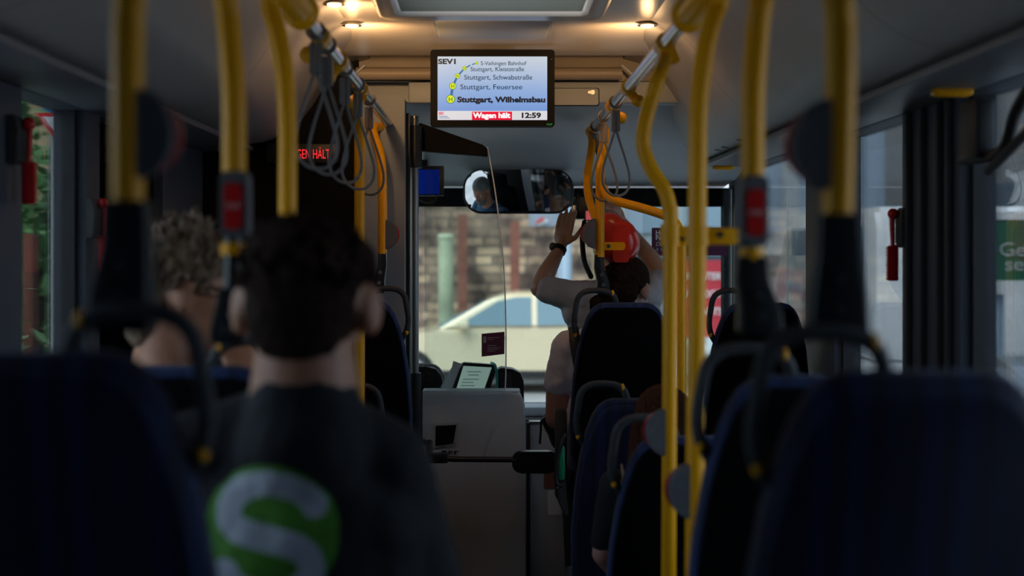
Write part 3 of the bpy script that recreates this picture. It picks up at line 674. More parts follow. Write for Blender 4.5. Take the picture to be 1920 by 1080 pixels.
def button(root, px, py, d, side, r=.052, red=True, x0=None):
    """half-round stop button clamped to a pole; side = which way it bulges."""
    c = P(px, py, d); t = .028
    arc = [(c.x+side*r*.86*math.sin(math.pi*k/18), c.z+r*1.0*math.cos(math.pi*k/18)) for k in range(19)]
    b = B(); prism(b, arc, 'y', c.y-t/2, c.y+t*.3, bev=.003); g = obj('stop_button', b, 'button_grey', root)
    arc2 = [(c.x+side*(r*.86+.006)*math.sin(math.pi*k/18), c.z+(r-.006)*math.cos(math.pi*k/18)) for k in range(19)]
    b = B(); prism(b, arc2, 'y', c.y+t*.3, c.y+t*.9, bev=.003); obj('button_face', b, 'red_button', g)
def pole(lab, pts, r, name='grab_pole', group='yellow grab poles', smooth_n=10):
    o = thing(name, lab, 'pole', (pts[-1][0], pts[-1][1], min(p[2] for p in map(Vector, pts))), group)
    b = B(); tube(b, cr(pts, smooth_n), r, 20); obj('tube', b, 'yellow', o); return o
def joint(root, xt, zt, xb, zb, y, w=.034, screws=True):
    """dark elbow connector from the pole end down to a seat grab handle."""
    zm = zt+(zb-zt)*.45
    L = [(xt, zt+.004, w*.50), (xt, zm+.02, w*.55), (xb, zb+(zt-zb)*.32, w*.70), (xb, zb+.008, w*.75), (xb, zb, w*.6)]
    b = B(); rings = []
    for x, z, h in L: rings.append([(x+a*h/ .5*.5, y+c*.9*h, z) for a, c in [(math.cos(t*math.pi/8+.39), math.sin(t*math.pi/8+.39)) for t in range(16)]])
    def sq(v): return v
    rr = []
    for x, z, h in L:
        rr.append([(x+h*max(-1, min(1, 1.25*math.cos(t*math.pi/8))), y+.8*h*max(-1, min(1, 1.25*math.sin(t*math.pi/8))), z) for t in range(16)])
    pads(b, rr); j = obj('connector', b, 'connector', root)
    if screws:
        for f in (.48, .74):
            z = zt+(zb-zt)*f; x = xt+(xb-xt)*min(1, f*1.25); h = w*.62
            b = B(); disc(b, (x, y-.8*h-.002, z), .0075, .006, seg=16); disc(b, (x, y-.8*h-.005, z), .003, .004, seg=8); obj('screw', b, 'steel', j)
# left side
d = 1.62
o = pole('thick blurred yellow pole nearest on the left with dark elbow below', [P(262, -420, d+.1), P(248, -60, d), P(240, 60, d), P(240, 388, d)], .0185)
joint(o, X(240, d), Z(384, d), X(232, d), Z(622, d), d, .05); button(o, 252, 252, d, 1, .052)
d = 2.1
o = pole('yellow pole left of the aisle with grey and red stop button unit', [P(398, -330, d+.1), P(418, -60, d), P(428, 40, d), P(438, 180, d), P(439, 330, d)], .0175)
b = B(); prism(b, rrect(X(416, d), X(468, d), Z(446, d), Z(322, d), .009), 'y', d-.022, d+.022, bev=.005); h = obj('button_unit', b, 'button_grey', o)
b = B(); prism(b, rrect(X(426, d), X(458, d), Z(430, d), Z(345, d), .006), 'y', d-.026, d-.0221, bev=.002); obj('red_plate', b, 'red', h)
text('STOP', Vector((X(430, d), d-.0268, Z(392, d))), .010, 'white', h, .019)
b = B(); tube(b, [P(437, 456, d), P(437, 478, d)], .0185, 18); obj('ring', b, 'yellow', o)
b = B(); tube(b, cr([P(437, 446, d), P(436, 520, d), P(432, 590, d)], 6), .013, 14); obj('lower_stem', b, 'connector', o)
joint(o, X(433, d), Z(545, d), X(428, d), Z(645, d), d, .036)
d = 2.66
o = pole('yellow pole curving up into the left rail fitting, behind dark head', [(-.385, 2.62, RZ+.01), P(505, 0, d), P(520, 60, d), P(533, 140, d), P(539, 240, d), P(539, 420, d), (X(539, d), d, .665)], .0175)
d = 4.55
o = pole('straight yellow pole between the left straps and dark head', [(RLX+.0, 4.35, RZ-.02), P(668, 200, 4.45), P(674, 240, d), P(674, 320, d), P(674, 600, d), (X(674, d), d, .13)], .0168)
d = 5.35
o = pole('yellow pole at the far end of left rail with half-round grey button', [(RLX+.01, 5.62, RZ-.015), P(700, 240, 5.45), P(713, 290, d), P(717, 350, d), P(717, 476, d)], .0172)
joint(o, X(717, d), Z(474, d), X(711, d), Z(550, d), d, .032); button(o, 722, 440, d, 1, .056)
# right side
d = 1.72
o = pole('thick blurred yellow pole nearest on the right with dark elbow below', [P(1552, -400, d+.1), P(1568, -60, d), P(1576, 60, d), P(1574, 240, d), P(1570, 412, d)], .0185)
joint(o, X(1568, d), Z(408, d), X(1566, d), Z(638, d), d, .05); button(o, 1560, 272, d, -1, .056)
d = 2.1
o = pole('yellow pole right of the aisle with grey and red stop button unit', [P(1446, -330, d+.1), P(1430, -40, d), P(1420, 60, d), P(1412, 180, d), P(1411, 338, d)], .0175)
b = B(); prism(b, rrect(X(1388, d), X(1436, d), Z(462, d), Z(330, d), .009), 'y', d-.022, d+.022, bev=.005); h = obj('button_unit', b, 'button_grey', o)
b = B(); prism(b, rrect(X(1396, d), X(1428, d), Z(442, d), Z(356, d), .006), 'y', d-.026, d-.0221, bev=.002); obj('red_plate', b, 'red', h)
text('STOP', Vector((X(1400, d), d-.0268, Z(404, d))), .010, 'white', h, .019)
b = B(); tube(b, [P(1409, 464, d), P(1409, 487, d)], .0185, 18); obj('ring', b, 'yellow', o)
joint(o, X(1409, d), Z(486, d), X(1424, d), Z(628, d), d, .044)
d = 2.72
oC = pole('long yellow pole from right rail fitting to floor with wide clamp', [(.425, 2.66, RZ+.01), P(1350, 0, d), P(1336, 40, d), P(1320, 110, d), P(1310, 200, d), P(1308, 300, d), P(1307, 440, d), P(1302, 1080, d), (X(1301, d), d, .66)], .0180)
b = B(); tube(b, [P(1307, 424, d), P(1307, 460, d)], .0235, 20); box2(b, X(1307, d), X(1385, d), d-.012, d+.012, Z(459, d), Z(427, d), bev=.006); c1 = obj('clamp', b, 'yellow', oC)
b = B(); disc(b, P(1350, 440, d-.013), .0065, .004, seg=16); obj('screw', b, 'steel', c1)
button(oC, 1300, 920, d, -1, .055)
d = 3.29
oD = pole('long bent yellow pole running from right rail down to the floor', [(RRX+.004, 3.40, RZ-.03), P(1236, 140, d), P(1222, 185, d), P(1209, 235, d), P(1207, 278, d), P(1222, 318, d), P(1246, 356, d), P(1256, 395, d), P(1257, 450, d), P(1254, 1080, d), (X(1254, d), d, .02)], .0172)
b = B(); tube(b, [P(1257, 421, d), P(1257, 461, d)], .023, 20); box2(b, X(1257, d), X(1300, d), d-.012, d+.012, Z(459, d), Z(424, d), bev=.006); c1 = obj('clamp', b, 'yellow', oD)
b = B(); disc(b, P(1282, 448, d-.013), .0065, .004, seg=16); obj('screw', b, 'steel', c1)
b = B(); tube(b, [(RRX+.02, 3.40, RZ-.05), (RRX, 3.40, RZ)], .02, 14); tube(b, [(RRX, 3.37, RZ), (RRX, 3.44, RZ)], .024, 18); obj('rail_clamp', b, 'yellow', oD)
button(oD, 1249, 810, d, -1, .055)
d = 5.25
o = pole('yellow pole carrying a grey button above the blue-edged seat', [(RRX+.012, 5.45, RZ-.02), P(1135, 250, 5.35), P(1127, 300, d), P(1125, 360, d), P(1125, 482, d)], .0172)
joint(o, X(1123, d), Z(480, d), X(1131, d), Z(553, d), d, .034); button(o, 1117, 438, d-.02, -1, .056)
b = B(); prism(b, rrect(X(1128, d), X(1172, d), Z(469, d), Z(454, d), .010), 'y', d-.008, d+.008, bev=.003); c1 = obj('clamp', b, 'yellow', o)
b = B(); disc(b, P(1141, 461.5, d-.010), .007, .005, seg=16); disc(b, P(1141, 461.5, d-.0125), .003, .004, seg=8); obj('screw', b, 'steel', c1)
o = pole('curved yellow branch bending down from the right rail end', [(RRX-.012, 5.78, RZ-.01), P(1110, 270, 5.6), P(1102, 325, 5.5), P(1103, 365, 5.45), P(1113, 400, 5.38), P(1124, 425, 5.29)], .0150)
o = pole('yellow bar bending from horizontal into an upright near the notice', [P(1130, 352, 5.25), P(1140, 368, 5.2), P(1160, 378, 5.1), P(1210, 392, 5.02), P(1248, 405, 4.98), P(1268, 420, 4.96), P(1277, 450, 4.95), P(1278, 520, 4.95), P(1278, 750, 4.95), (X(1278, 4.95), 4.95, .13)], .0165)

# ticket validator, red and rounded, clamped to the pole
o = thing('ticket_validator', 'shiny red rounded ticket validator behind the yellow bracket', 'ticket validator', P(1152, 500, 5.36))
b = B()
pts = [(1104, 440), (1106, 420), (1116, 406), (1134, 399), (1152, 400), (1168, 410), (1184, 420), (1195, 436), (1200, 456), (1196, 474), (1183, 489), (1166, 498), (1150, 497), (1130, 486), (1112, 466)]
ring = cr([(X(a, 5.36), 0, Z(c, 5.36)) for a, c in pts], 3, closed=True); cx, cz = X(1152, 5.36), Z(450, 5.36)
L = []
for f, y in ((.35, 5.285), (.62, 5.290), (.82, 5.302), (.95, 5.322), (1.0, 5.348), (.99, 5.40), (.9, 5.425)): L.append([(cx+(p.x-cx)*f, y, cz+(p.z-cz)*f) for p in ring])
pads(b, L); h = obj('housing', b, 'red_dome', o, angle=60)
b = B(); prism(b, rrect(X(1149, 5.28), X(1180, 5.28), Z(492, 5.28), Z(421, 5.28), .012), 'y', 5.2835, 5.2905, bev=.003); obj('front_plate', b, 'red_dome', o)

# hanging grab straps
def strap():
    o = thing('hanging_strap', 'x', 'grab strap', (0, 0, 0), 'grey grab straps hanging from the ceiling rails')
    b = B(); tube(b, [(.0205*math.cos(t*math.pi/10), .004*math.sin(t*math.pi/10), .0205*math.sin(t*math.pi/10)) for t in range(20)], .0034, 8, closed=True); obj('rail_loop', b, 'strap_grey', o, world=False)
    b = B(); prism(b, rrect(-.0135, -.0012, -.098, -.026, .004), 'y', -.007, .007, bev=.002); prism(b, rrect(.0012, .0135, -.098, -.026, .004), 'y', -.007, .007, bev=.002)
    obj('clasp', b, 'strap_grey', o, world=False)
    b = B(); pts = cr([(.002, 0, -.092), (.014, 0, -.13), (.034, 0, -.19), (.048, 0, -.245), (.044, 0, -.285), (.022, 0, -.308), (-.012, 0, -.308), (-.038, 0, -.285), (-.046, 0, -.245), (-.034, 0, -.19), (-.014, 0, -.13), (-.002, 0, -.092)], 6)
    tube(b, pts, .0042, 10); obj('loop', b, 'strap_grey', o, world=False)
    return o
S0 = strap(); first = True
for x, y, rz, lab in ((RLX, 3.20, .25, 'grey strap nearest the left rail fitting, most blurred'), (RLX, 3.43, -.2, 'second grey strap from the rail fitting on the left rail'), (RLX, 3.85, .5, 'third grey strap along left rail, before the red lettering'),
                  (RLX, 4.22, .15, 'fourth grey strap on left rail, next to last'), (RLX, 4.62, -.1, 'grey strap on the left rail closest to the pale column'),
                  (RRX, 5.62, .3, 'grey strap at the very end of the right rail'), (RRX, 5.20, -.15, 'middle grey strap of three on the right rail'), (RRX, 4.72, .2, 'grey strap farthest right on the right rail, in front of white duct')):
    if first: o = S0; first = False
    else:
        o = S0.copy(); SC.collection.objects.link(o)
        for ch in S0.children: c_ = ch.copy(); SC.collection.objects.link(c_); c_.parent = o
    o.location = (x, y, RZ); o.rotation_euler = (0, 0, rz); o['label'] = lab

# ------------------------------------------------------------ seats
HW = [(0, .078), (.006, .101), (.022, .121), (.05, .139), (.10, .157), (.17, .173), (.27, .187), (.42, .197), (.56, .193), (.66, .17), (.70, .13)]
def seat(lab, x_aisle, d, top, s, back='seat_black', handle=True, rise=.12, w=.2, group='bus seats', arm=False):
    """s=+1: the aisle is on the seat's right-hand (+x) side."""
    cx = x_aisle - s*w; H = top-rise; yb = d+.14*.72/.75; k = w/.197
    o = thing('bus_seat', lab, 'seat', (cx, yb, rise), group)
    def Y(z): return -.15*max(0, z-(H-.70))/.70
    zb = H-.70
    def ring(f, dy, dz=0):
        R = []
        for dd, hw in HW: R.append((hw*k*f, Y(H-dd)+dy, zb+.35+(H-dd-zb-.35)*f))
        R += [(-p[0], p[1], p[2]) for p in R[::-1]]
        return [Vector(p) for p in R]
    fab = 'seat_fabric'
    b = B(); pads(b, [ring(.955, -.030), ring(.985, -.024), ring(1.0, -.010), ring(1.0, .010), ring(.98, .032), ring(.93, .048), ring(.80, .055)]); obj('backrest', b, 'seat_rim' if back == 'seat_black' else 'seat_fabric', o, world=False, angle=70)
    b = B(); pads(b, [ring(.90, -.0375), ring(.94, -.036), ring(.95, -.030)]); obj('back_panel', b, back, o, world=False, angle=70)
    zc = zb+.02
    b = B()
    L = []
    for f, z in ((.9, zc-.04), (.98, zc-.02), (1, zc+.02), (.97, zc+.045), (.85, zc+.055)):
        L.append([(p[0], p[1], z) for p in [(a*f, .26+(c-.26)*f) for a, c in rrect(-w*.97, w*.97, .03, .47, .06)]])
    pads(b, L); obj('seat_cushion', b, 'seat_fabric', o, world=False, angle=70)
    b = B(); box2(b, -w*.85, w*.85, -.01, .42, zc-.075, zc-.042, bev=.01); box2(b, -.06, .06, .06, .34, 0, zc-.07, bev=.01); box2(b, -w*.8, w*.8, .02, .40, 0, .02, bev=.004); obj('base', b, 'charcoal', o, world=False)
    if handle:
        e = s*w
        def hp(dx, dz, dy): z = H+dz; return (e-s*dx, Y(z if z < H else H)+dy, z)
        pts = [hp(.165, -.04, 0), hp(.160, .010, 0), hp(.142, .034, 0), hp(.105, .043, 0), hp(.055, .040, 0), hp(.026, .018, 0), hp(.016, -.028, 0), hp(.012, -.075, 0), hp(.020, -.115, 0), hp(.042, -.15, 0.01)]
        b = B(); tube(b, cr(pts, 6), .0105, 12, flat=1.25); h = obj('grab_handle', b, 'charcoal', o, world=False)
        for q, rr_ in ((hp(.150, .028, 0), (.006, .011, .013)), (hp(.018, -.118, 0), (.008, .0115, .014))):
            b = B(); ell(b, Vector(q)+Vector((s*(-.004 if q[2] > H else .004)*0, -.004, .004)), rr_); obj('yellow_clip', b, 'yellow', h, world=False)
    if arm:
        b = B(); box(b, (s*(w+.028), .02, zb+.13), (.045, .06, .34), bev=.018); obj('armrest', b, 'charcoal', o, world=False)
    return o
seat('dark blue striped seat nearest on left, filling the lower left', -.305, 1.60, Z(655, 1.60), 1, 'seat_fabric', group=None)
seat('black-backed seat before the glasses wearer, behind nearest left seat', -.300, 2.40, Z(684, 2.4), 1, group=None)
seat('low blue seat with a grey handle, right of dark-haired head', -.335, 4.62, Z(748, 4.62), 1, 'seat_fabric', group=None)
seat('tall dark seat by the pale column with looping black handle', -.285, 5.22, Z(563, 5.22), 1, group=None, rise=.02)
seat('dark blue striped seat nearest on right, filling the lower right', .300, 1.68, Z(692, 1.68), -1, 'seat_fabric', group=None)
seat('black seat with blue edge directly beyond the nearest right seat', .328, 2.32, Z(702, 2.32), -1, group=None)
seat('black seat with red-grey button beside its handle, low on right', .283, 3.42, Z(816, 3.42), -1, group=None, rise=.0, arm=True)
seat('low patterned bright blue seat right of the dark armrest', .252, 4.30, Z(746, 4.30), -1, 'seat_fabric', group=None, rise=.0, arm=False)
seat('tall black seat with blue piping behind the woman in white', .296, 5.15, Z(567, 5.15), -1, group=None, rise=.12, arm=True, w=.195)
seat('tall black seat with blue piping next to right window', .785, 5.15, Z(567, 5.15), -1, handle=True, group=None, rise=.12, w=.195)
# ------------------------------------------------------------ emergency hammers and wall fittings
def hammer(lab, x, y, z, s, sc=1.0):
    """s: direction from the wall into the room."""
    o = thing('emergency_hammer', lab, 'emergency hammer', (x, y, z), 'red emergency hammers')
    b = B(); prism(b, [(x-s*.002, z+.055), (x+s*.018, z+.055), (x+s*.024, z+.045), (x+s*.027, z+.02), (x+s*.027, z-.045), (x+s*.018, z-.058), (x-s*.002, z-.058)][::1], 'y', y-.045, y+.02, bev=.004)
    for k_ in range(6): box2(b, x+s*.016, x+s*.029, y-.034, y+.034, z-.004-.009*k_, z-.008-.009*k_)
    obj('holder', b, 'charcoal', o)
    b = B(); tube(b, [(x+s*.038, y, z+.04), (x+s*.041, y, z+.02), (x+s*.039, y, z-.055)], [.010, .008, .006], 10); ell(b, (x+s*.038, y, z+.038), (.016, .013, .016)); obj('head', b, 'red', o)
    b = B(); box(b, (x+s*.039, y, z-.102), (.030, .020, .100), bev=.005)
    for k_ in range(10): box(b, (x+s*.054, y, z-.060-.0095*k_), (.003, .021, .006))
    obj('handle', b, 'red', o); return o
hammer('red emergency hammer in the left window nearest the camera', XL, 3.34, Z(262, 3.34), 1)
hammer('red emergency hammer on the left wall further along, beside dark glass', XL, 3.985, Z(408, 3.99), 1)
hammer('red emergency hammer on the right wall before the bright window', XR, 4.02, Z(426, 4.02), -1)
for x, y, z, lab in ((X(1785, 3.45), 3.45, 1.868, 'yellow oval grip under the right duct, nearer the camera'), (X(1356, 6.5), 6.5, 1.868, 'small yellow grip under the far end of right duct')):
    o = thing('duct_grip', lab, 'grip', (x, y, z)); b = B(); box(b, (x, y, z-.008), (.095, .05, .022), bev=.010, seg=3); obj('grip_body', b, 'yellow', o)
    b = B(); box(b, (x, y, z+.001), (.06, .03, .006), bev=.002); obj('grip_plate', b, 'charcoal', o)
o = thing('door_mechanism', 'black bent door linkage tubes at the right wall, top', 'door mechanism', (1.15, 3.1, 1.8))
b = B(); tube(b, cr([(1.14, 2.6, 1.84), (1.145, 2.95, 1.83), (1.15, 3.1, 1.78), (1.16, 3.22, 1.70), (1.165, 3.5, 1.70)], 8), .014, 12); obj('linkage', b, 'black', o)
b = B(); tube(b, cr([(1.13, 2.4, 1.80), (1.14, 2.8, 1.79), (1.15, 3.0, 1.74), (1.16, 3.3, 1.66)], 8), .012, 12); obj('linkage', b, 'charcoal', o)
b = B(); box2(b, 1.13, 1.175, 3.30, 3.42, 1.69, 1.83, bev=.006); obj('hinge_block', b, 'black', o)
# duct vent slots follow the duct's underside
def ductz(ax):
    prof = [(.53, 2.236), (.62, 2.205), (.695, 2.13), (.76, 2.03), (.83, 1.955), (.93, 1.905), (1.05, 1.890)]
    for (a, c), (e, g) in zip(prof, prof[1:]):
        if a <= ax <= e: return c+(g-c)*(ax-a)/(e-a)
    return 1.889
o = thing('duct_vents', 'four small dark oval slots in the white right duct', 'vents', (.95, 5.6, 1.90))
for y in (5.25, 5.42, 5.78, 5.95):
    b = B(); ell(b, (.965, y, ductz(.965)-.001), (.022, .035, .004)); obj('slot', b, 'black', o)

# ------------------------------------------------------------ people
def frame(f, tilt=0.0):
    f = Vector(f).normalized(); r = f.cross(Vector((0, 0, 1))).normalized(); u = r.cross(f).normalized()
    R = Matrix((r, f, u)).transposed(); return R   # columns: right, forward, up
def head_shapes(b, c, R, s=1.0, ears=True, nose=True):
    def at(r, f, u): return Vector(c)+R @ (Vector((r, f, u))*s)
    ell(b, at(0, -.012, .025), (.076*s, .095*s, .092*s), R)      # cranium
    ell(b, at(0, .028, -.028), (.058*s, .062*s, .085*s), R)      # face
    ell(b, at(0, .045, -.088), (.036*s, .036*s, .030*s), R)      # chin
    ell(b, at(0, .060, .020), (.050*s, .030*s, .022*s), R)       # brow
    for q in (-1, 1): ell(b, at(.040*q, .052, -.030), (.020*s, .022*s, .022*s), R)   # cheeks
    if nose:
        cap(b, at(0, .090, .006), .009*s, at(0, .108, -.030), .013*s)
        for q in (-1, 1): ell(b, at(.011*q, .098, -.034), .008*s, R)
    ell(b, at(0, .084, -.060), (.024*s, .013*s, .007*s), R); ell(b, at(0, .083, -.069), (.020*s, .013*s, .007*s), R)
    if ears:
        for q in (-1, 1):
            ell(b, at(.080*q, -.008, -.006), (.010*s, .021*s, .032*s), R @ Matrix.Rotation(math.radians(-18*q), 3, 'Z'))
            ell(b, at(.076*q, .0, -.030), (.007*s, .010*s, .012*s), R)
def face_parts(root, c, R, s=1.0, glasses=False, lips=True):
    def at(r, f, u): return Vector(c)+R @ (Vector((r, f, u))*s)
    for q in (-1, 1):
        b = B(); ell(b, at(.030*q, .074, -.002), .0125*s); e = obj('eye', b, 'eye_white', root)
        b = B(); ell(b, at(.030*q, .082, -.002), .0062*s); obj('iris', b, 'eye_dark', e)
    if lips:
        b = B(); ell(b, at(0, .090, -.0615), (.022*s, .010*s, .0045*s), R); ell(b, at(0, .089, -.0685), (.018*s, .010*s, .005*s), R); obj('lips', b, 'lip', root)
    if glasses:
        b = B()
        for q in (-1, 1):
            tube(b, [at(.033*q+.025*math.cos(t*math.pi/10), .101, -.004+.017*math.sin(t*math.pi/10)) for t in range(20)], .0017*s, 6, closed=True)
            tube(b, [at(.058*q, .100, .004), at(.080*q, .06, .004), at(.083*q, -.01, .0)], .0018*s, 6)
        tube(b, [at(-.009, .102, .0), at(.009, .102, .0)], .0017*s, 6); g = obj('glasses', b, 'black', root)
        b = B()
        for q in (-1, 1):
            R2 = R.to_4x4(); m_ = Matrix.Translation(at(.033*q, .101, -.004)) @ R2 @ Matrix.Rotation(math.pi/2, 4, 'X') @ Matrix.Diagonal((.024*s, .016*s, .001, 1))
            bmesh.ops.create_cone(b, cap_ends=True, segments=20, radius1=1, radius2=1, depth=1, matrix=m_)
        obj('lens', b, 'screen_glass', g)
def hand(b, w, d_, palm_n, thumb_side, curl=.3, s=1.0, spread=1.0):
    """wrist w, finger direction d_, palm normal, thumb direction; five bent fingers."""
    w = Vector(w); d_ = Vector(d_).normalized(); n = Vector(palm_n); n = (n-d_*n.dot(d_)).normalized(); t = Vector(thumb_side); t = (t-d_*t.dot(d_)-n*t.dot(n)).normalized()
    R = Matrix((t, d_, n)).transposed()
    ell(b, w+d_*.048*s, (.040*s, .054*s, .015*s), R); cap(b, w-d_*.01, .024*s, w+d_*.03*s, .022*s)
    for k_, (off, L) in enumerate(((.032, .072), (.0108, .082), (-.0108, .077), (-.032, .060))):
        p = w+d_*.086*s+t*off*s; a = 0; q = (d_+t*off*2.2*spread).normalized(); rr = .0085*s
        pts = [p-q*.02*s, p]; ang = 0
        for seg_, ll in enumerate((.46, .30, .24)):
            ang += curl*(1+.15*k_)*(.9 if seg_ else .7)
            pts.append(pts[-1]+(q*math.cos(ang)+n*math.sin(ang))*L*ll*s)
        chain(b, pts, [rr*1.05, rr*1.05, rr, rr*.93, rr*.8])
    p = w+d_*.022*s+t*.026*s; chain(b, [p, p+(t*.75+d_*.6+n*.2).normalized()*.036*s, p+(t*.75+d_*.6+n*.2).normalized()*.036*s+(t*.25+d_*.9+n*.35).normalized()*.050*s], [.013*s, .0105*s, .0085*s])
def strands(root, c, R, spots, m, name='hair_wisps', r=.0012):
    b = B()
    for p in spots: tube(b, cr(p, 4), r, 5)
    obj(name, b, m, root)
def tufts(b, c, R, rad, n, L, zmin=-.2, rr=.006, seed=1, up=0.3, back=None):
    """short locks standing off a head."""
    rnd = random.Random(seed)
    for _ in range(n):
        v = Vector((rnd.gauss(0, 1), rnd.gauss(0, 1), rnd.gauss(0, 1))).normalized()
        if v.z < zmin: continue
        if v.y > .55 and v.z < .55: continue
        p = Vector(c)+R @ Vector((v.x*rad[0], v.y*rad[1], v.z*rad[2])); q = R @ (v+Vector((rnd.uniform(-.7, .7), rnd.uniform(-.7, .5), up+rnd.uniform(-.3, .4)))).normalized()
        g = R @ v
        pts = [p-g*.01, p+g*L*.25+q*L*.2, p+g*L*.4+q*L*rnd.uniform(.5, .9)]
        tube(b, pts, [rr, rr*.8, rr*.25], 5)
    return b

# --- dark-haired man in the foreground, seen from behind
H = P(577, 572, 1.97); R = frame((.10, 1, -.10))
o = thing('person', 'person seen from behind, short dark hair, dark shirt with green round S emblem', 'person', (-.26, 1.95, .13))
b = B(); head_shapes(b, H, R, 1.08)
for q in (-1, 1): ell(b, H+R @ Vector((.093*q, -.018, -.008)), (.011, .022, .036), R @ Matrix.Rotation(math.radians(-30*q), 3, 'Z'))
neck = Vector((-.252, 1.945, 1.30)); cap(b, H+Vector((0, -.02, -.05)), .066, neck+Vector((0, 0, .02)), .069); cap(b, neck+Vector((0, 0, .04)), .068, neck+Vector((0, .0, -.08)), .085)
sl, sr_ = Vector((-.400, 1.96, 1.195)), Vector((-.142, 1.96, 1.18))
el, er = Vector((-.47, 2.02, .88)), Vector((-.060, 2.03, .87)); wl, wr = Vector((-.40, 2.25, .80)), Vector((-.13, 2.27, .80))
for s_, e_, w_ in ((sl, el, wl), (sr_, er, wr)): chain(b, [s_, e_, w_], [.052, .041, .028])
hand(b, wl, (.3, 1, -.2), (0, 0, -1), (1, 0, 0), .5); hand(b, wr, (-.3, 1, -.2), (0, 0, -1), (-1, 0, 0), .5)
ell(b, (-.26, 1.95, 1.02), (.15, .09, .17)); ell(b, (-.26, 1.95, .78), (.145, .095, .20)); ell(b, (-.26, 1.95, .62), (.16, .11, .10))
for q in (-1, 1): chain(b, [(-.26+.085*q, 1.97, .60), (-.26+.11*q, 2.33, .60), (-.26+.11*q, 2.31, .16)], [.080, .060, .042]); cap(b, (-.26+.11*q, 2.30, .17), .035, (-.26+.115*q, 2.46, .155), .03)
b = blob(b, .0075, 3); obj('body', b, 'skin', o, angle=180)
b = B()   # shirt
cap(b, neck+Vector((0, -.004, -.036)), .079, neck+Vector((0, .0, -.10)), .105)
for s_, e_ in ((sl, el), (sr_, er)): cap(b, s_, .062, s_+(e_-s_)*.92, .056); cap(b, neck+Vector((0, .01, -.070)), .070, s_+Vector((0, 0, .0)), .060)
ell(b, (-.26, 1.955, 1.06), (.175, .112, .18)); ell(b, (-.26, 1.955, .80), (.170, .112, .26)); cap(b, (-.35, 1.955, 1.09), .09, (-.17, 1.955, 1.09), .09); cap(b, (-.345, 1.955, .66), .10, (-.175, 1.955, .66), .10)
b = blob(b, .008, 6, (.06, .010)); shirt_bvh = BVHTree.FromBMesh(b); obj('shirt', b, 'shirt_navy', o, angle=180)
b = B()
for q in (-1, 1): chain(b, [(-.26+.085*q, 1.97, .60), (-.26+.11*q, 2.33, .60), (-.26+.11*q, 2.31, .20)], [.098, .075, .062])
ell(b, (-.26, 1.95, .62), (.175, .125, .10)); b = blob(b, .010, 4); obj('trousers', b, 'trousers', o, angle=180)
b = B()
for q in (-1, 1): cap(b, (-.26+.11*q, 2.27, .165), .044, (-.26+.115*q, 2.50, .155), .038)
obj('shoes', blob(b, .01, 2), 'black', o, angle=180)
b = B()
def hat(r, f, u, k=1.08): return H+R @ (Vector((r, f, u))*k)
ell(b, hat(0, -.020, .034), (.086, .105, .086), R); ell(b, hat(0, -.035, -.005), (.077, .084, .078), R); ell(b, hat(0, -.052, -.030), (.066, .056, .056), R); ell(b, hat(-.015, -.01, .066), (.068, .085, .052), R); ell(b, hat(.045, .02, .05), (.045, .06, .05), R); ell(b, hat(-.05, .01, .045), (.045, .07, .05), R)
tufts(b, hat(0, -.018, .03), R, (.084, .10, .086), 700, .018, -.15, .0045, 3)
b = blob(b, .004, 1, (.02, .006)); obj('hair', b, 'hair_dark', o, angle=180)
# emblem printed on the shirt's back
cxe, cze, RE = X(507, 1.86), Z(1000, 1.86), 130*1.86/FPX
S_ = cr([(84, -54, 0), (62, -78, 0), (22, -92, 0), (-26, -92, 0), (-66, -72, 0), (-80, -36, 0), (-62, -8, 0), (0, 8, 0), (58, 26, 0), (80, 58, 0), (66, 92, 0), (26, 110, 0), (-22, 110, 0), (-62, 96, 0), (-84, 70, 0)], 6)
grid = {}; N_ = 90; bg_, bw_ = B(), B()
for which, bb in (('g', bg_), ('w', bw_)):
    V = {}
    def vv(i, j):
        if (i, j) in V: return V[i, j]
        px_ = (i/N_*2-1)*138; py_ = (j/N_*2-1)*138
        ox = cxe+px_*1.86/FPX; oz = cze-py_*1.86/FPX
        hit = shirt_bvh.ray_cast(Vector((ox, 1.2, oz)), Vector((0, 1, 0)))
        p = hit[0] if hit[0] else Vector((ox, 1.9, oz)); V[i, j] = bb.verts.new((p.x, p.y-.0015, p.z)); return V[i, j]
    for i in range(N_):
        for j in range(N_):
            px_ = ((i+.5)/N_*2-1)*138; py_ = ((j+.5)/N_*2-1)*138
            white = min((px_-q.x)**2+(py_-q.y)**2 for q in S_) < 25**2
            if which == 'w' and white and px_ > -136: bb.faces.new((vv(i, j), vv(i+1, j), vv(i+1, j+1), vv(i, j+1)))
            if which == 'g' and not white and px_*px_+py_*py_ < 130**2: bb.faces.new((vv(i, j), vv(i+1, j), vv(i+1, j+1), vv(i, j+1)))
sh = [c_ for c_ in o.children if c_.name.startswith('shirt')][0]
obj('emblem_disc', bg_, 'logo_green', sh, angle=180); obj('emblem_letter', bw_, 'logo_white', sh, angle=180)

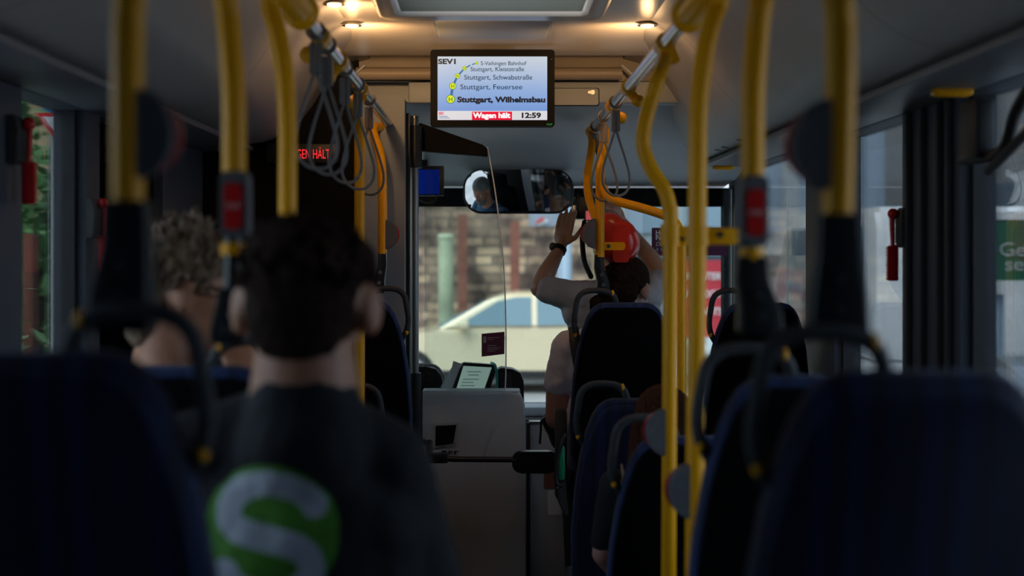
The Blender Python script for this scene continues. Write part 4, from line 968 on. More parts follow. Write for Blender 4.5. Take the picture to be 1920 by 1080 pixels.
# --- person with glasses, in profile, left
H = P(352, 548, 2.78); R = frame((.93, .22, -.18))
o = thing('person', 'person in profile with tousled light brown hair and glasses, hand at chin', 'person', (-.56, 2.8, .14))
b = B(); head_shapes(b, H, R, 1.05); chain(b, [H+R @ Vector((0, -.03, -.05)), H+Vector((-.035, -.01, -.20))], [.060, .062])
T = Vector((-.62, 2.80, 1.08)); ell(b, T, (.17, .10, .16)); ell(b, (-.62, 2.80, .82), (.15, .11, .22)); ell(b, (-.62, 2.80, .60), (.16, .12, .10)); cap(b, (-.635, 2.79, 1.26), .065, T+Vector((0, 0, .06)), .09)
chain(b, [(-.44, 2.80, 1.14), (-.40, 2.86, .95), (-.455, 2.70, 1.185)], [.05, .045, .032]); hand(b, (-.455, 2.70, 1.19), (-.25, .25, .9), (-.6, .6, 0), (.3, .6, .3), .7)
chain(b, [(-.80, 2.80, 1.14), (-.84, 2.90, .90), (-.62, 3.08, .86)], [.05, .04, .03]); hand(b, (-.62, 3.08, .86), (1, .3, 0), (0, 0, -1), (0, 1, 0), .4)
for q in (-1, 1): chain(b, [(-.62+.09*q, 2.82, .58), (-.62+.10*q, 3.2, .58), (-.62+.10*q, 3.18, .18)], [.078, .058, .042])
obj('body', blob(b, .008, 3), 'skin', o, angle=180)
face_parts(o, H, R, 1.05, glasses=True)
b = B(); ell(b, T, (.195, .125, .175)); ell(b, (-.62, 2.80, .82), (.175, .13, .26)); cap(b, (-.44, 2.80, 1.13), .062, (-.41, 2.85, .99), .055); cap(b, (-.80, 2.80, 1.13), .062, (-.835, 2.88, .96), .055); cap(b, (-.635, 2.79, 1.19), .078, T, .1)
obj('shirt', blob(b, .009, 5, (.06, .01)), 'shirt_driver', o, angle=180)
b = B()
for q in (-1, 1): chain(b, [(-.62+.09*q, 2.82, .58), (-.62+.10*q, 3.2, .58), (-.62+.10*q, 3.18, .22)], [.095, .072, .06])
ell(b, (-.62, 2.80, .60), (.18, .135, .10)); obj('trousers', blob(b, .01, 3), 'trousers', o, angle=180)
b = B()
for q in (-1, 1): cap(b, (-.62+.10*q, 3.17, .165), .042, (-.62+.10*q, 3.36, .16), .036)
obj('shoes', blob(b, .01, 2), 'black', o, angle=180)
b = B()
def hat(r, f, u): return H+R @ (Vector((r, f, u))*1.05)
ell(b, hat(0, -.02, .040), (.086, .102, .090), R); ell(b, hat(0, -.058, -.02), (.072, .055, .075), R); ell(b, hat(0, -.066, -.065), (.060, .042, .055), R); ell(b, hat(0, .045, .085), (.06, .05, .03), R)
tufts(b, hat(0, -.015, .035), R, (.085, .10, .092), 900, .036, -.45, .0036, 9, up=.5)
obj('hair', blob(b, .0042, 1, (.02, .006)), 'hair_light', o, angle=180)

# --- woman in white, back right
H = P(1178, 543, 5.37); R = frame((.55, .80, -.22))
o = thing('person', 'woman in white shirt with brown ponytail leaning out of her seat', 'person', (.45, 5.45, .14))
b = B(); head_shapes(b, H, R, 1.0); T = Vector((.445, 5.42, 1.05))
chain(b, [H+R @ Vector((0, -.03, -.06)), Vector((.49, 5.41, 1.16))], [.052, .058])
ell(b, T, (.165, .095, .15)); ell(b, (.45, 5.43, .82), (.14, .10, .20)); ell(b, (.46, 5.44, .62), (.17, .12, .11))
sL, eL, wL = Vector((.300, 5.40, 1.115)), Vector((.258, 5.46, .835)), Vector((.330, 5.66, .790))
chain(b, [sL, sL+(eL-sL)*.5+Vector((-.012, 0, 0)), eL, wL], [.052, .050, .043, .030]); hand(b, wL, (.6, .8, -.1), (0, 0, -1), (.8, -.6, 0), .5)
chain(b, [(.60, 5.42, 1.10), (.65, 5.50, .86), (.55, 5.68, .80)], [.048, .04, .03]); hand(b, (.55, 5.68, .80), (-.5, .85, -.1), (0, 0, -1), (-.8, -.5, 0), .5)
for q in (-1, 1): chain(b, [(.46+.09*q, 5.48, .58), (.46+.10*q, 5.76, .58), (.46+.10*q, 5.72, .18)], [.075, .058, .040])
obj('body', blob(b, .0065, 3), 'skin_pale', o, angle=180)
face_parts(o, H, R)
b = B(); ell(b, T, (.180, .112, .155)); ell(b, (.45, 5.43, .80), (.165, .118, .24)); ell(b, (.38, 5.40, .78), (.10, .10, .20))
cap(b, sL, .062, sL+(eL-sL)*.50+Vector((-.012, 0, 0)), .060); cap(b, (.60, 5.42, 1.10), .058, (.63, 5.47, .98), .052); cap(b, Vector((.48, 5.41, 1.15)), .062, T+Vector((0, 0, .03)), .09); cap(b, T+Vector((0, 0, .05)), .07, sL, .06)
obj('shirt', blob(b, .007, 4, (.045, .012)), 'shirt_white', o, angle=180)
b = B()
for q in (-1, 1): chain(b, [(.46+.09*q, 5.48, .58), (.46+.10*q, 5.76, .58), (.46+.10*q, 5.72, .2)], [.092, .072, .055])
ell(b, (.46, 5.44, .60), (.19, .135, .11)); obj('trousers', blob(b, .01, 3), 'trousers', o, angle=180)
b = B()
for q in (-1, 1): cap(b, (.46+.10*q, 5.70, .165), .04, (.46+.10*q, 5.82, .16), .035)
obj('shoes', blob(b, .01, 2), 'black', o, angle=180)
b = B()
def hat(r, f, u): return H+R @ Vector((r, f, u))
ell(b, hat(0, -.018, .036), (.083, .100, .092), R); ell(b, hat(0, -.052, -.012), (.070, .055, .070), R); ell(b, hat(-.0, -.10, -.02), (.028, .030, .026), R)
chain(b, [hat(0, -.10, -.022), P(1135, 562, 5.28), P(1118, 568, 5.27), P(1110, 590, 5.28)], [.026, .033, .026, .010])
tufts(b, hat(0, -.02, .03), R, (.081, .098, .09), 60, .020, -.3, .003, 5, up=0)
obj('hair', blob(b, .0042, 1, (.02, .006)), 'hair_brown', o, angle=180)
b = B(); tube(b, cr([Vector((.318, 5.345, 1.19)), Vector((.322, 5.31, 1.12)), Vector((.345, 5.30, .98)), Vector((.37, 5.32, .80))], 6), .008, 8, flat=2.4); obj('bag_strap', b, 'black', o)
o = thing('shoulder_bag', 'small black bag with dangling strap held at the woman in white\'s elbow', 'bag', P(1028, 830, 5.5))
b = B(); cap(b, P(1032, 788, 5.56), .035, P(1052, 822, 5.56), .045); obj('pouch', blob(b, .005, 3, (.03, .008)), 'black', o, angle=180)
b = B(); tube(b, cr([P(1034, 776, 5.5), P(1016, 788, 5.5), P(1014, 806, 5.5), P(1012, 832, 5.5)], 6), .0045, 8, flat=1.6); obj('strap', b, 'black', o)
o = thing('belt_pack', 'green and black pack with cable hanging beside the tall aisle seat', 'pack', P(1052, 900, 5.12))
b = B(); box(b, P(1053, 868, 5.14), (.022, .04, .12), bev=.006); obj('green_side', b, 'green_box', o)
b = B(); tube(b, cr([P(1062, 812, 5.1), P(1050, 840, 5.1), P(1043, 880, 5.1), P(1044, 905, 5.1), P(1054, 912, 5.1)], 6), .007, 8); obj('cable', b, 'black', o)
b = B(); prism(b, [(X(a, 5.12), Z(c, 5.12)) for a, c in ((1060, 905), (1044, 915), (1046, 940), (1058, 965), (1066, 965))], 'y', 5.10, 5.14, bev=.004); obj('clip', b, 'charcoal', o)

# --- cameraman standing with raised arms
H = Vector(CAMMAN); R = frame((-.08, 1, .02))
o = thing('person', 'cameraman in a grey shirt with both arms raised, wearing a black watch', 'person', (.52, 6.02, 0))
b = B(); head_shapes(b, H, R, 1.02); chain(b, [H+Vector((0, -.01, -.05)), Vector((.52, 5.97, 1.36))], [.058, .062])
sL, eL, wL = Vector((.365, 5.98, 1.285)), P(1012, 540, 6.02), P(1052, 462, 6.12)
sR, eR, wR = Vector((.665, 5.98, 1.285)), P(1243, 520, 6.02), P(1168, 418, 6.2)
mL = eL+(wL-eL)*.35+Vector((-.006, -.01, -.004)); mR = eR+(wR-eR)*.35+Vector((.006, -.01, -.004))
chain(b, [sL, eL, mL, wL], [.050, .041, .041, .024]); chain(b, [sR, eR, mR, wR], [.050, .041, .041, .024])
hand(b, wL, P(1066, 385, 6.15)-wL, (.45, .9, .0), (.9, -.45, .1), .13, 1.04, .25); hand(b, wR, P(1138, 375, 6.12)-wR, (-.45, .9, -.3), (-.9, -.3, .2), .6, 1.0)
ell(b, (.515, 6.0, 1.16), (.165, .10, .17)); ell(b, (.515, 6.0, .92), (.155, .11, .20)); ell(b, (.515, 6.0, .80), (.17, .12, .12))
for q in (-1, 1): chain(b, [(.515+.09*q, 6.0, .78), (.515+.10*q, 6.02, .42), (.515+.10*q, 6.0, .08)], [.085, .058, .040])
obj('body', blob(b, .0048, 3), 'skin_tan', o, angle=180)
face_parts(o, H, R, 1.02, glasses=True)
b = B(); ell(b, (.515, 6.0, 1.17), (.185, .12, .175)); ell(b, (.515, 6.0, .90), (.185, .13, .28))
for s_, e_ in ((sL, eL), (sR, eR)): cap(b, s_, .068, s_+(e_-s_)*.78, .057); cap(b, (.515, 5.99, 1.28), .085, s_, .066); cap(b, s_+Vector((0, 0, -.07)), .06, (.515, 6, 1.12), .1)
obj('shirt', blob(b, .007, 3, (.05, .014)), 'shirt_grey', o, angle=180)
b = B()
for q in (-1, 1): chain(b, [(.515+.09*q, 6.0, .78), (.515+.10*q, 6.02, .42), (.515+.10*q, 6.0, .10)], [.10, .075, .062])
ell(b, (.515, 6.0, .80), (.185, .135, .12)); obj('trousers', blob(b, .011, 3), 'trousers', o, angle=180)
b = B()
for q in (-1, 1): cap(b, (.515+.10*q, 5.97, .045), .043, (.515+.11*q, 6.16, .038), .036)
obj('shoes', blob(b, .01, 2), 'black', o, angle=180)
b = B(); ell(b, H+R @ Vector((0, -.045, .0)), (.080, .064, .055), R); obj('hair', blob(b, .005, 1, (.02, .005)), 'hair_grey', o, angle=180)
b = B(); ell(b, H+R @ Vector((0, .098, -.048)), (.026, .010, .007), R); obj('moustache', b, 'hair_grey', o)
wa = (wL-mL).normalized(); wc = wL-wa*.018
b = B(); uu = wa.cross(Vector((0, 1, 0))).normalized(); v2 = wa.cross(uu)
tube(b, [wc-wa*.011, wc+wa*.011], [.0315, .0305], 24); g = obj('watch_strap', b, 'black_matte', o)
b = B(); q0 = wc+Vector((-.028, -.016, .012)); ell(b, q0, (.017, .012, .019)); obj('watch_face', b, 'black', g)
# his camera
o = thing('video_camera', 'black video camera with microphone and red flip screen held up high', 'camera', P(1098, 420, 6.2))
b = B(); box(b, P(1096, 390, 6.24), (.09, .14, .10), bev=.008); box(b, P(1078, 392, 6.18), (.020, .05, .075), bev=.006); obj('camera_body', b, 'black', o)
b = B(); tube(b, [P(1094, 392, 6.31), P(1094, 392, 6.42)], .034, 20); obj('lens', b, 'black', o)
b = B(); box(b, P(1104, 404, 6.15), (.040, .006, .05), bev=.002); sc_ = obj('flip_screen', b, 'black', o)
b = B(); box(b, P(1105, 404, 6.146), (.030, .003, .038)); obj('picture', b, 'cam_screen', sc_)
b = B(); tube(b, cr([P(1088, 372, 6.2), P(1086, 362, 6.2), P(1092, 356, 6.2), P(1108, 358, 6.2), P(1112, 372, 6.2)], 5), .006, 8); obj('top_handle', b, 'black', o)
b = B(); ell(b, P(1088, 361, 6.15), .013); ell(b, P(1098, 362, 6.15), .012); tube(b, [P(1090, 360, 6.15), P(1092, 362, 6.28)], .011, 12); obj('microphone', b, 'black_matte', o)
b = B(); box(b, P(1076, 396, 6.145), (.018, .004, .05), bev=.001); obj('side_plate', b, 'steel', o)
b = B(); tube(b, cr([P(1096, 418, 6.1), P(1092, 450, 6.05), P(1096, 490, 6.0), P(1108, 518, 5.95)], 6), .022, 10, flat=.5); obj('hanging_strap_pad', b, 'black_matte', o)

# --- auburn-haired passenger low between the right seats
H = P(1243, 800, 3.96); R = frame((.25, 1, -.1))
o = thing('person', 'person with long auburn hair sitting low behind the double yellow poles', 'person', (.49, 3.96, 0.0))
b = B(); head_shapes(b, H, R, .92); cap(b, H+Vector((0, -.02, -.04)), .048, H+Vector((0, -.02, -.16)), .05)
TT = Vector((H.x, 3.96, .76)); ell(b, TT, (.13, .08, .13)); ell(b, TT-Vector((0, 0, .2)), (.12, .085, .16)); ell(b, (H.x, 3.98, .44), (.13, .10, .08))
for q in (-1, 1): chain(b, [(H.x+.13*q, 3.96, .82), (H.x+.16*q, 4.02, .62), (H.x+.08*q, 4.14, .50)], [.04, .034, .024]); hand(b, (H.x+.08*q, 4.14, .50), (-.3*q, 1, -.2), (0, 0, -1), (-q, 0, 0), .4, .85)
for q in (-1, 1): chain(b, [(H.x+.07*q, 4.0, .42), (H.x+.08*q, 4.22, .40), (H.x+.08*q, 4.20, .08)], [.062, .05, .035]); cap(b, (H.x+.08*q, 4.19, .05), .03, (H.x+.08*q, 4.30, .035), .026)
obj('body', blob(b, .007, 3), 'skin_pale', o, angle=180)
face_parts(o, H, R, .92)
b = B(); ell(b, TT, (.145, .095, .14)); ell(b, TT-Vector((0, 0, .2)), (.14, .10, .2))
for q in (-1, 1): cap(b, (H.x+.13*q, 3.96, .82), .05, (H.x+.155*q, 4.01, .66), .043)
obj('shirt', blob(b, .009, 4, (.05, .01)), 'shirt_navy', o, angle=180)
b = B(); ell(b, H+Vector((0, -.014, .034)), (.081, .094, .086)); cap(b, H+Vector((0, -.05, .0)), .07, H+Vector((-.015, -.065, -.18)), .062); cap(b, H+Vector((-.05, -.03, .0)), .042, H+Vector((-.085, -.05, -.20)), .03); cap(b, H+Vector((.05, -.03, .0)), .042, H+Vector((.07, -.05, -.20)), .03)
hb = obj('hair', blob(b, .005, 1, (.02, .008)), 'hair_auburn', o, angle=180)
b = B()
rnd = random.Random(4)
for _ in range(26):
    a = rnd.uniform(-.125, -.045); p = H+Vector((a, -.075+rnd.uniform(-.02, .02), -.12+rnd.uniform(-.03, .03)))
    tube(b, cr([p, p+Vector((rnd.uniform(-.012, .008), -.004, -.05)), p+Vector((rnd.uniform(-.024, .01), 0, -.105))], 4), .003, 5)
obj('hair_tips', b, 'hair_tips', hb)

# --- driver, seen only in the mirror
H = Vector(DRIVER); R = frame((.28, .95, -.12))
o = thing('person', 'bus driver with grey hair and beard seen only in the mirror, dark blue shirt', 'person', (-.66, 6.1, 0))
b = B(); head_shapes(b, H, R, 1.02); cap(b, H+Vector((0, -.02, -.05)), .058, H+Vector((0, -.03, -.2)), .064)
ell(b, (-.67, 6.08, 1.02), (.18, .11, .16)); ell(b, (-.67, 6.08, .78), (.17, .12, .22)); ell(b, (-.67, 6.1, .56), (.18, .14, .11))
for q, wr_ in ((-1, Vector((-.84, 6.50, .93))), (1, Vector((-.50, 6.50, .93)))): chain(b, [(-.67+.185*q, 6.08, 1.10), (-.67+.23*q, 6.24, .90), wr_], [.055, .045, .03]); hand(b, wr_, (0, .6, .5), (0, .4, -.8), (-q, 0, .2), .9)
for q in (-1, 1): chain(b, [(-.67+.1*q, 6.12, .54), (-.67+.11*q, 6.36, .55), (-.67+.11*q, 6.40, .12)], [.085, .062, .045]); cap(b, (-.67+.11*q, 6.38, .06), .04, (-.67+.11*q, 6.44, .05), .035)
obj('body', blob(b, .007, 3), 'skin', o, angle=180)
face_parts(o, H, R, 1.02, glasses=False)
b = B(); ell(b, (-.67, 6.08, 1.03), (.195, .125, .17)); ell(b, (-.67, 6.08, .78), (.19, .14, .26))
for q in (-1, 1): cap(b, (-.67+.185*q, 6.08, 1.10), .066, (-.67+.215*q, 6.18, .98), .058)
obj('shirt', blob(b, .009, 3, (.05, .01)), 'shirt_driver', o, angle=180)
b = B(); ell(b, H+R @ Vector((0, -.018, .045)), (.082, .098, .086), R); ell(b, H+R @ Vector((0, -.055, -.015)), (.066, .05, .065), R); obj('hair', blob(b, .006, 1, (.02, .006)), 'hair_grey', o, angle=180)
b = B(); ell(b, H+R @ Vector((0, .055, -.088)), (.048, .05, .045), R); ell(b, H+R @ Vector((0, .095, -.046)), (.026, .012, .007), R); obj('beard', blob(b, .005, 1, (.02, .005)), 'hair_grey', o, angle=180)
b = B(); box(b, (-.60, 6.205, 1.06), (.045, .006, .022), bev=.002); obj('name_badge', b, 'red_button', o)
o = thing('driver_chair', 'black high-backed driver seat behind the cab wall, seen in mirror', 'seat', (-.67, 5.9, 0))
b = B(); box(b, (-.67, 5.88, .92), (.46, .10, .75), bev=.04); obj('backrest', b, 'seat_black', o)
b = B(); box(b, (-.67, 5.88, 1.36), (.26, .09, .16), bev=.035); obj('headrest', b, 'seat_black', o)
b = B(); box(b, (-.67, 6.12, .42), (.48, .46, .12), bev=.04); obj('seat_cushion', b, 'seat_black', o)
b = B(); box(b, (-.67, 6.1, .18), (.3, .3, .36), bev=.02); obj('base', b, 'black', o)
# ------------------------------------------------------------ the street
GZ = -.62
b = B(); box2(b, -40, 40, -20, 60, GZ-.2, GZ); s_ = obj('street', b, 'asphalt'); s_['kind'] = 'structure'
b = B(); box2(b, -14, 14, 23.2, 26.2, GZ, GZ+.12); s_ = obj('street_pavement', b, 'pavement'); s_['kind'] = 'structure'
o = thing('stone_wall', 'tall brown rubble stone retaining wall across the street', 'stone wall', (-3, 26.3, GZ))
b = B(); box2(b, -12, 1.9, 26.2, 26.8, GZ, 2.35); obj('masonry', b, 'stone', o)
b = B(); box2(b, -12, 1.9, 26.15, 26.85, 2.35, 2.62); obj('coping', b, 'ochre', o)
o = thing('terrace_building', 'yellowish building front above the stone wall', 'building', (-4, 28, GZ))
b = B(); box2(b, -12, 2.4, 27.6, 30, GZ, 8); obj('facade', b, 'ochre', o)
for x in (-9.5, -7.5, -5.5, -1.2, .8):
    b = B(); box2(b, x-.5, x+.5, 27.5, 27.61, 3.2, 4.8); obj('window', b, 'facade_dark', o)
for px, lab, dd in ((966, 'rust-red post before the stone wall, left of the lens hand', 25.5), (868, 'rust-red post in the middle of the stone wall', 25.9)):
    q = obj('rusty_post', box2(B(), X(px-9, dd), X(px+8, dd), dd-.1, dd+.1, GZ+.1, Z(415 if px > 900 else 402, dd)), 'rust'); tag(q, lab, 'post')
o = thing('street_pillar', 'pale green round pillar in front of the stone wall', 'pillar', (X(836, 24), 24, GZ))
b = B(); tube(b, [(X(836, 24), 24, GZ), (X(836, 24), 24, Z(446, 24))], .13, 20); obj('shaft', b, 'bollard_green', o)
b = B(); tube(b, [(X(836, 24), 24, Z(446, 24)), (X(836, 24), 24, Z(438, 24))], [.145, .12], 20); obj('cap', b, 'bollard_green', o)
o = thing('street_light_pole', 'pale blue-grey lamp pole left of the cameraman', 'pole', (X(1062, 23.6), 23.6, GZ))
b = B(); tube(b, [(X(1062, 23.6), 23.6, GZ), (X(1062, 23.6), 23.6, 5)], .09, 12); obj('shaft', b, 'facade_blue', o)
b = B(); tube(b, [(X(1062, 23.6), 23.6, 5), (X(1062, 23.6), 22.6, 5.3), (X(1062, 23.6), 21.8, 5.3)], .05, 8); obj('arm', b, 'facade_blue', o)
o = thing('hanging_sign', 'dark blue board with red and white flag under the mirror', 'sign', (X(1022, 24), 24, Z(424, 24)))
b = B(); box2(b, X(992, 24), X(1056, 24), 23.95, 24.0, Z(424, 24), Z(398, 24)); obj('board', b, 'car_silver', o)
b = B(); prism(b, [(X(a, 24), Z(c, 24)) for a, c in ((1004, 416), (1017, 407), (1028, 415), (1008, 424))], 'y', 23.9, 23.94); obj('flag', b, 'white', o)
b = B(); prism(b, [(X(a, 24), Z(c, 24)) for a, c in ((1004, 416), (1017, 407), (1021, 410), (1006, 420))], 'y', 23.86, 23.895); obj('flag_stripe', b, 'red', o)
b = B(); tube(b, [(X(1050, 24), 24.1, GZ), (X(1050, 24), 24.1, Z(398, 24))], .04, 8); obj('sign_post', b, 'facade_blue', o)
o = thing('office_building', 'pale blue-grey glazed building front behind the cameraman', 'building', (6, 31, GZ))
b = B(); box2(b, 2.45, 14, 31, 36, GZ, 9); obj('facade', b, 'facade_white', o)
for k_ in range(7):
    x = 3.0+k_*1.25
    b = B(); box2(b, x, x+.85, 30.93, 31.0, 1.9, 5.2); obj('window', b, 'facade_blue', o)
b = B(); box2(b, 2.45, 14, 30.4, 31, 1.10, 1.42); obj('canopy', b, 'facade_dark', o)
b = B(); box2(b, 2.6, 9, 30.9, 30.99, GZ, 1.0); obj('shop_front', b, 'facade_blue', o)
# red advertising sign with white words
o = thing('red_shop_sign', 'large red sign with white words COMPUTER and NOTEBOOKS', 'sign', (X(1320, 18), 18, Z(640, 18)))
b = B(); box2(b, X(1262, 18), X(1367, 18), 18, 18.1, Z(632, 18), Z(488, 18)); obj('board', b, 'sign_red', o)
for s_t, py, w_ in (('COMPUTER', 524, 84), ('NOTEBOOKS', 557, 90), ('PARTS', 590, 54)):
    text(s_t, Vector((X(1268 if w_ > 60 else 1300, 18), 17.98, Z(py, 18))), .125, 'white', o, w_*18/FPX, .02)
for px in (1268, 1360): tube_b = B(); tube(tube_b, [(X(px, 18), 18.15, GZ), (X(px, 18), 18.15, Z(632, 18))], .05, 8); obj('post', tube_b, 'facade_blue', o)

def car(name, lab, loc, yaw, paint, L=4.5, Hc=1.48, van=False):
    """nose towards local -x; built around its own origin on the road."""
    o = thing(name, lab, 'car' if not van else 'van', loc); o.rotation_euler = (0, 0, yaw)
    W = .88; h = Hc
    if not van:
        side_ = [(-L/2, .35), (-L/2+.02, .62), (-L/2+.25, .78), (-L/2+1.15, .93), (-L/2+1.35, .97), (L/2-.6, 1.00), (L/2-.1, .98), (L/2, .75), (L/2, .35), (L/2-.1, .25), (-L/2+.1, .25)]
        roof = [(-L/2+1.2, .94), (-L/2+2.0, h-.10), (-L/2+2.35, h), (L/2-1.3, h), (L/2-.75, h-.16), (L/2-.35, 1.0)]
    else:
        side_ = [(-L/2, .35), (-L/2+.02, .9), (-L/2+.5, 1.1), (L/2, 1.12), (L/2, .35), (L/2-.1, .25), (-L/2+.1, .25)]
        roof = [(-L/2+.5, 1.08), (-L/2+1.15, h-.08), (-L/2+1.5, h), (L/2-.1, h), (L/2, h-.2), (L/2, 1.1)]
    def sm(p): q = cr([(a, c, 0) for a, c in p], 3); return [(v.x, v.y) for v in q]
    b = B(); prism(b, side_, 'y', -W, W, bev=.06); obj('body', b, paint, o, world=False)
    b = B(); n = len(roof); A = [b.verts.new((x, -W*(.98 if z < 1.1 else .80), z)) for x, z in roof]; C_ = [b.verts.new((x, W*(.98 if z < 1.1 else .80), z)) for x, z in roof]
    b.faces.new(A); b.faces.new(C_[::-1])
    for i in range(n): b.faces.new((A[i], C_[i], C_[(i+1) % n], A[(i+1) % n]))
    bmesh.ops.bevel(b, geom=b.edges[:], offset=.05, segments=2, affect='EDGES'); obj('cabin', b, paint, o, world=False)
    for s in (-1, 1):
        def yy(z): return s*(W*.98+(W*.80-W*.98)*min(1, max(0, (z-.97)/(h-1.03)))+.012)
        def win(poly, nm='side_window'):
            b = B(); f = [b.verts.new((x, yy(z), z)) for x, z in poly]; g = [b.verts.new((x, yy(z)-s*.03, z)) for x, z in poly]
            b.faces.new(f); b.faces.new(g[::-1])
            for i in range(len(poly)): b.faces.new((f[i], g[i], g[(i+1) % len(poly)], f[(i+1) % len(poly)]))
            obj(nm, b, 'car_glass', o, world=False)
        x0 = -L/2
        if not van:
            win([(x0+1.52, 1.01), (x0+2.12, h-.13), (x0+2.40, h-.07), (x0+2.62, h-.07), (x0+2.62, 1.01)]); win([(x0+2.70, 1.01), (x0+2.70, h-.07), (L/2-1.28, h-.08), (L/2-1.0, 1.2), (L/2-.95, 1.03)])
            b = B(); box(b, (x0+1.62, s*(W+.11), 1.03), (.16, .20, .13), bev=.04); obj('wing_mirror', b, paint, o, world=False)
        else:
            win([(x0+.75, 1.14), (x0+1.2, h-.16), (x0+1.7, h-.16), (x0+1.7, 1.14)]); win([(x0+1.85, 1.14), (x0+1.85, h-.16), (L/2-.5, h-.16), (L/2-.5, 1.14)])
        for wx in (-L/2+.85, L/2-.85):
            b = B(); disc(b, (wx, s*(W-.07), .33), .33, .2); w_ = obj('wheel', b, 'tyre', o, world=False)
            b = B(); disc(b, (wx, s*(W+.035), .33), .21, .02); obj('hub_cap', b, 'steel', w_, world=False)
        b = B(); box(b, (-.1, s*(W+.01), .86), (.16, .03, .03), bev=.01); box(b, (.95, s*(W+.01), .88), (.16, .03, .03), bev=.01); obj('door_handle', b, paint, o, world=False)
        b = B(); box(b, (0, s*(W-.01), .30), (L*.55, .06, .10), bev=.02); obj('sill', b, 'tyre', o, world=False)
    fx = [(-L/2+1.26, .99), (-L/2+1.98, h-.12)] if not van else [(-L/2+.55, 1.15), (-L/2+1.1, h-.12)]
    b = B(); (xa_, za), (xb_, zb_) = fx; vs = [b.verts.new(v) for v in ((xa_-.03, -.72, za), (xa_-.03, .72, za), (xb_-.03, .62, zb_), (xb_-.03, -.62, zb_), (xa_, -.72, za-.02), (xa_, .72, za-.02), (xb_, .62, zb_-.02), (xb_, -.62, zb_-.02))]
    for f in ((0, 1, 2, 3), (4, 7, 6, 5), (0, 4, 5, 1), (1, 5, 6, 2), (2, 6, 7, 3), (3, 7, 4, 0)): b.faces.new([vs[i] for i in f])
    obj('windscreen', b, 'car_glass', o, world=False)
    for s in (-1, 1): b = B(); box(b, (-L/2+.06, s*.62, .66), (.10, .34, .13), bev=.04); obj('headlight', b, 'white', o, world=False)
    return o
car('parked_car', 'silver-gold estate car crossing in front of the windscreen', (.26, 21.9, GZ), 0.0, 'car_gold', 4.5, 1.50)
car('parked_car', 'white car at the far right beyond the yellow poles', (5.3, 21.6, GZ), 0.0, 'car_white', 4.4, 1.45)
car('delivery_van', 'pale van seen through the bright right-hand window', (4.12, 15.0, GZ), -1.5708, 'car_white', 5.0, 2.5, van=True)
car('parked_car', 'silver car close outside the window at the right edge', (3.72, 8.3, GZ), 1.5708, 'car_silver', 4.3, 1.45)
o = thing('green_billboard', 'green board with large pale letters at the right edge', 'billboard', (X(1935, 11.3), 11.3, GZ))
yq = 11.3
b = B(); box2(b, X(1868, yq), X(2060, yq), yq, yq+.08, Z(526, yq), Z(412, yq)); obj('board', b, 'sign_green', o)
b = B(); box2(b, X(1866, yq), X(2062, yq), yq-.01, yq+.09, Z(412, yq), Z(398, yq)); box2(b, X(1866, yq), X(2062, yq), yq-.01, yq+.09, Z(552, yq), Z(526, yq)); obj('frame', b, 'white', o)
text('Genießen', Vector((X(1871, yq), yq-.01, Z(480, yq))), .155, 'offwhite', o, .68); text('selbst', Vector((X(1881, yq), yq-.01, Z(507, yq))), .155, 'offwhite', o, .42)
for px in (1880, 2040): b = B(); tube(b, [(X(px, yq), yq+.12, GZ), (X(px, yq), yq+.12, Z(420, yq))], .05, 8); obj('post', b, 'facade_blue', o)
o = thing('brick_house', 'dull reddish building front outside the right windows', 'building', (9, 20, GZ))
b = B(); box2(b, 8.4, 9.4, 4, 30.2, GZ, 7); obj('facade', b, 'pavement', o)
for k_ in range(7):
    b = B(); box2(b, 8.34, 8.4, 5.5+3.4*k_, 7.3+3.4*k_, .4, 2.6); obj('window', b, 'facade_dark', o)
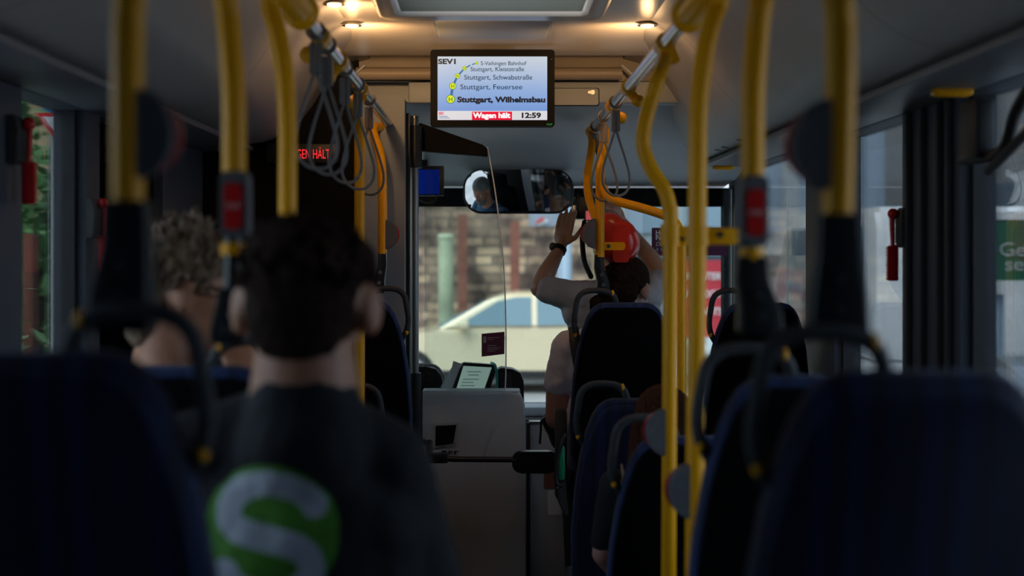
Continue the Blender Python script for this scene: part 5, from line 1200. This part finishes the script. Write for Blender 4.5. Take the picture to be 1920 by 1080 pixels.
# left: tree, road signs
def leaves(b, c, rad, n, s, rnd):
    for _ in range(n):
        v = Vector((rnd.gauss(0, .45), rnd.gauss(0, .45), rnd.gauss(0, .45))); p = Vector(c)+Vector((v.x*rad[0], v.y*rad[1], v.z*rad[2]))
        a = Vector((rnd.uniform(-1, 1), rnd.uniform(-1, 1), rnd.uniform(-.6, .3))).normalized(); u = a.cross(Vector((rnd.uniform(-1, 1), rnd.uniform(-1, 1), 1))).normalized(); L = s*rnd.uniform(.6, 1.2)
        vs = [b.verts.new(q) for q in (p, p+a*L*.5+u*L*.28, p+a*L, p+a*L*.5-u*L*.28)]; b.faces.new(vs)
for k_, (x, y, z, lab, mt_) in enumerate(((-3.3, 10.2, 1.4, 'leafy green tree outside the left window, nearer', 'leaf'), (-5.0, 14.0, 1.5, 'green tree further back outside the left window', 'leaf'), (-2.32, 6.6, .35, 'light green bush low outside the left window', 'leaf_light'))):
    rnd = random.Random(20+k_); o = thing('street_tree' if k_ < 2 else 'bush', lab, 'tree' if k_ < 2 else 'bush', (x, y, GZ))
    b = B(); leaves(b, (x, y, z), (1.0, 1.3, 1.5) if k_ < 2 else (.32, .5, .75), 2000 if k_ < 2 else 1800, .16 if k_ < 2 else .12, rnd); obj('foliage', b, mt_, o, smooth=False)
    b = B(); tube(b, [(x, y, GZ), (x+.05, y, z)], .08 if k_ < 2 else .03, 8); obj('trunk', b, 'bark', o)
o = thing('hedge_bank', 'dark green hedge bank along the left side of street', 'hedge', (-9, 14, GZ))
b = B(); leaves(b, (-7.6, 12, 1.2), (.7, 6, 2.0), 9000, .3, random.Random(5)); tag(obj('foliage', b, 'leaf', o, smooth=False))
b = B(); box2(b, -8.6, -7.9, 2, 22, GZ, 2.2); obj('bank', b, 'leaf', o)
o = thing('road_sign', 'blue round and red triangular road signs on a grey post', 'road sign', (X(97, 6.0), 6.0, GZ))
x = X(104, 6.0)
b = B(); tube(b, [(x, 6.03, GZ), (x, 6.03, 2.3)], .03, 10); obj('post', b, 'offwhite', o)
b = B(); disc(b, (x, 6.0, Z(180, 6)), .055*1.3, .01); c1 = obj('blue_disc', b, 'sign_blue', o)
b = B(); prism(b, [(x-.012, Z(192, 6)), (x-.012, Z(172, 6)), (x-.03, Z(172, 6)), (x, Z(160, 6)), (x+.03, Z(172, 6)), (x+.012, Z(172, 6)), (x+.012, Z(192, 6))], 'y', 5.99, 5.9945); obj('white_arrow', b, 'white', c1)
b = B(); prism(b, [(x-.075, Z(212, 6)), (x+.075, Z(212, 6)), (x, Z(262, 6))], 'y', 5.99, 6.0); c1 = obj('red_triangle', b, 'red', o)
b = B(); prism(b, [(x-.045, Z(219, 6)), (x+.045, Z(219, 6)), (x, Z(248, 6))], 'y', 5.985, 5.9895); obj('white_centre', b, 'white', c1)
o = thing('brick_post', 'reddish brick post among leaves outside the left window', 'post', (X(57, 7.2), 7.2, GZ)); b = B(); box2(b, X(50, 7.2), X(68, 7.2), 7.15, 7.25, GZ, Z(438, 7.2)); obj('shaft', b, 'rust', o)
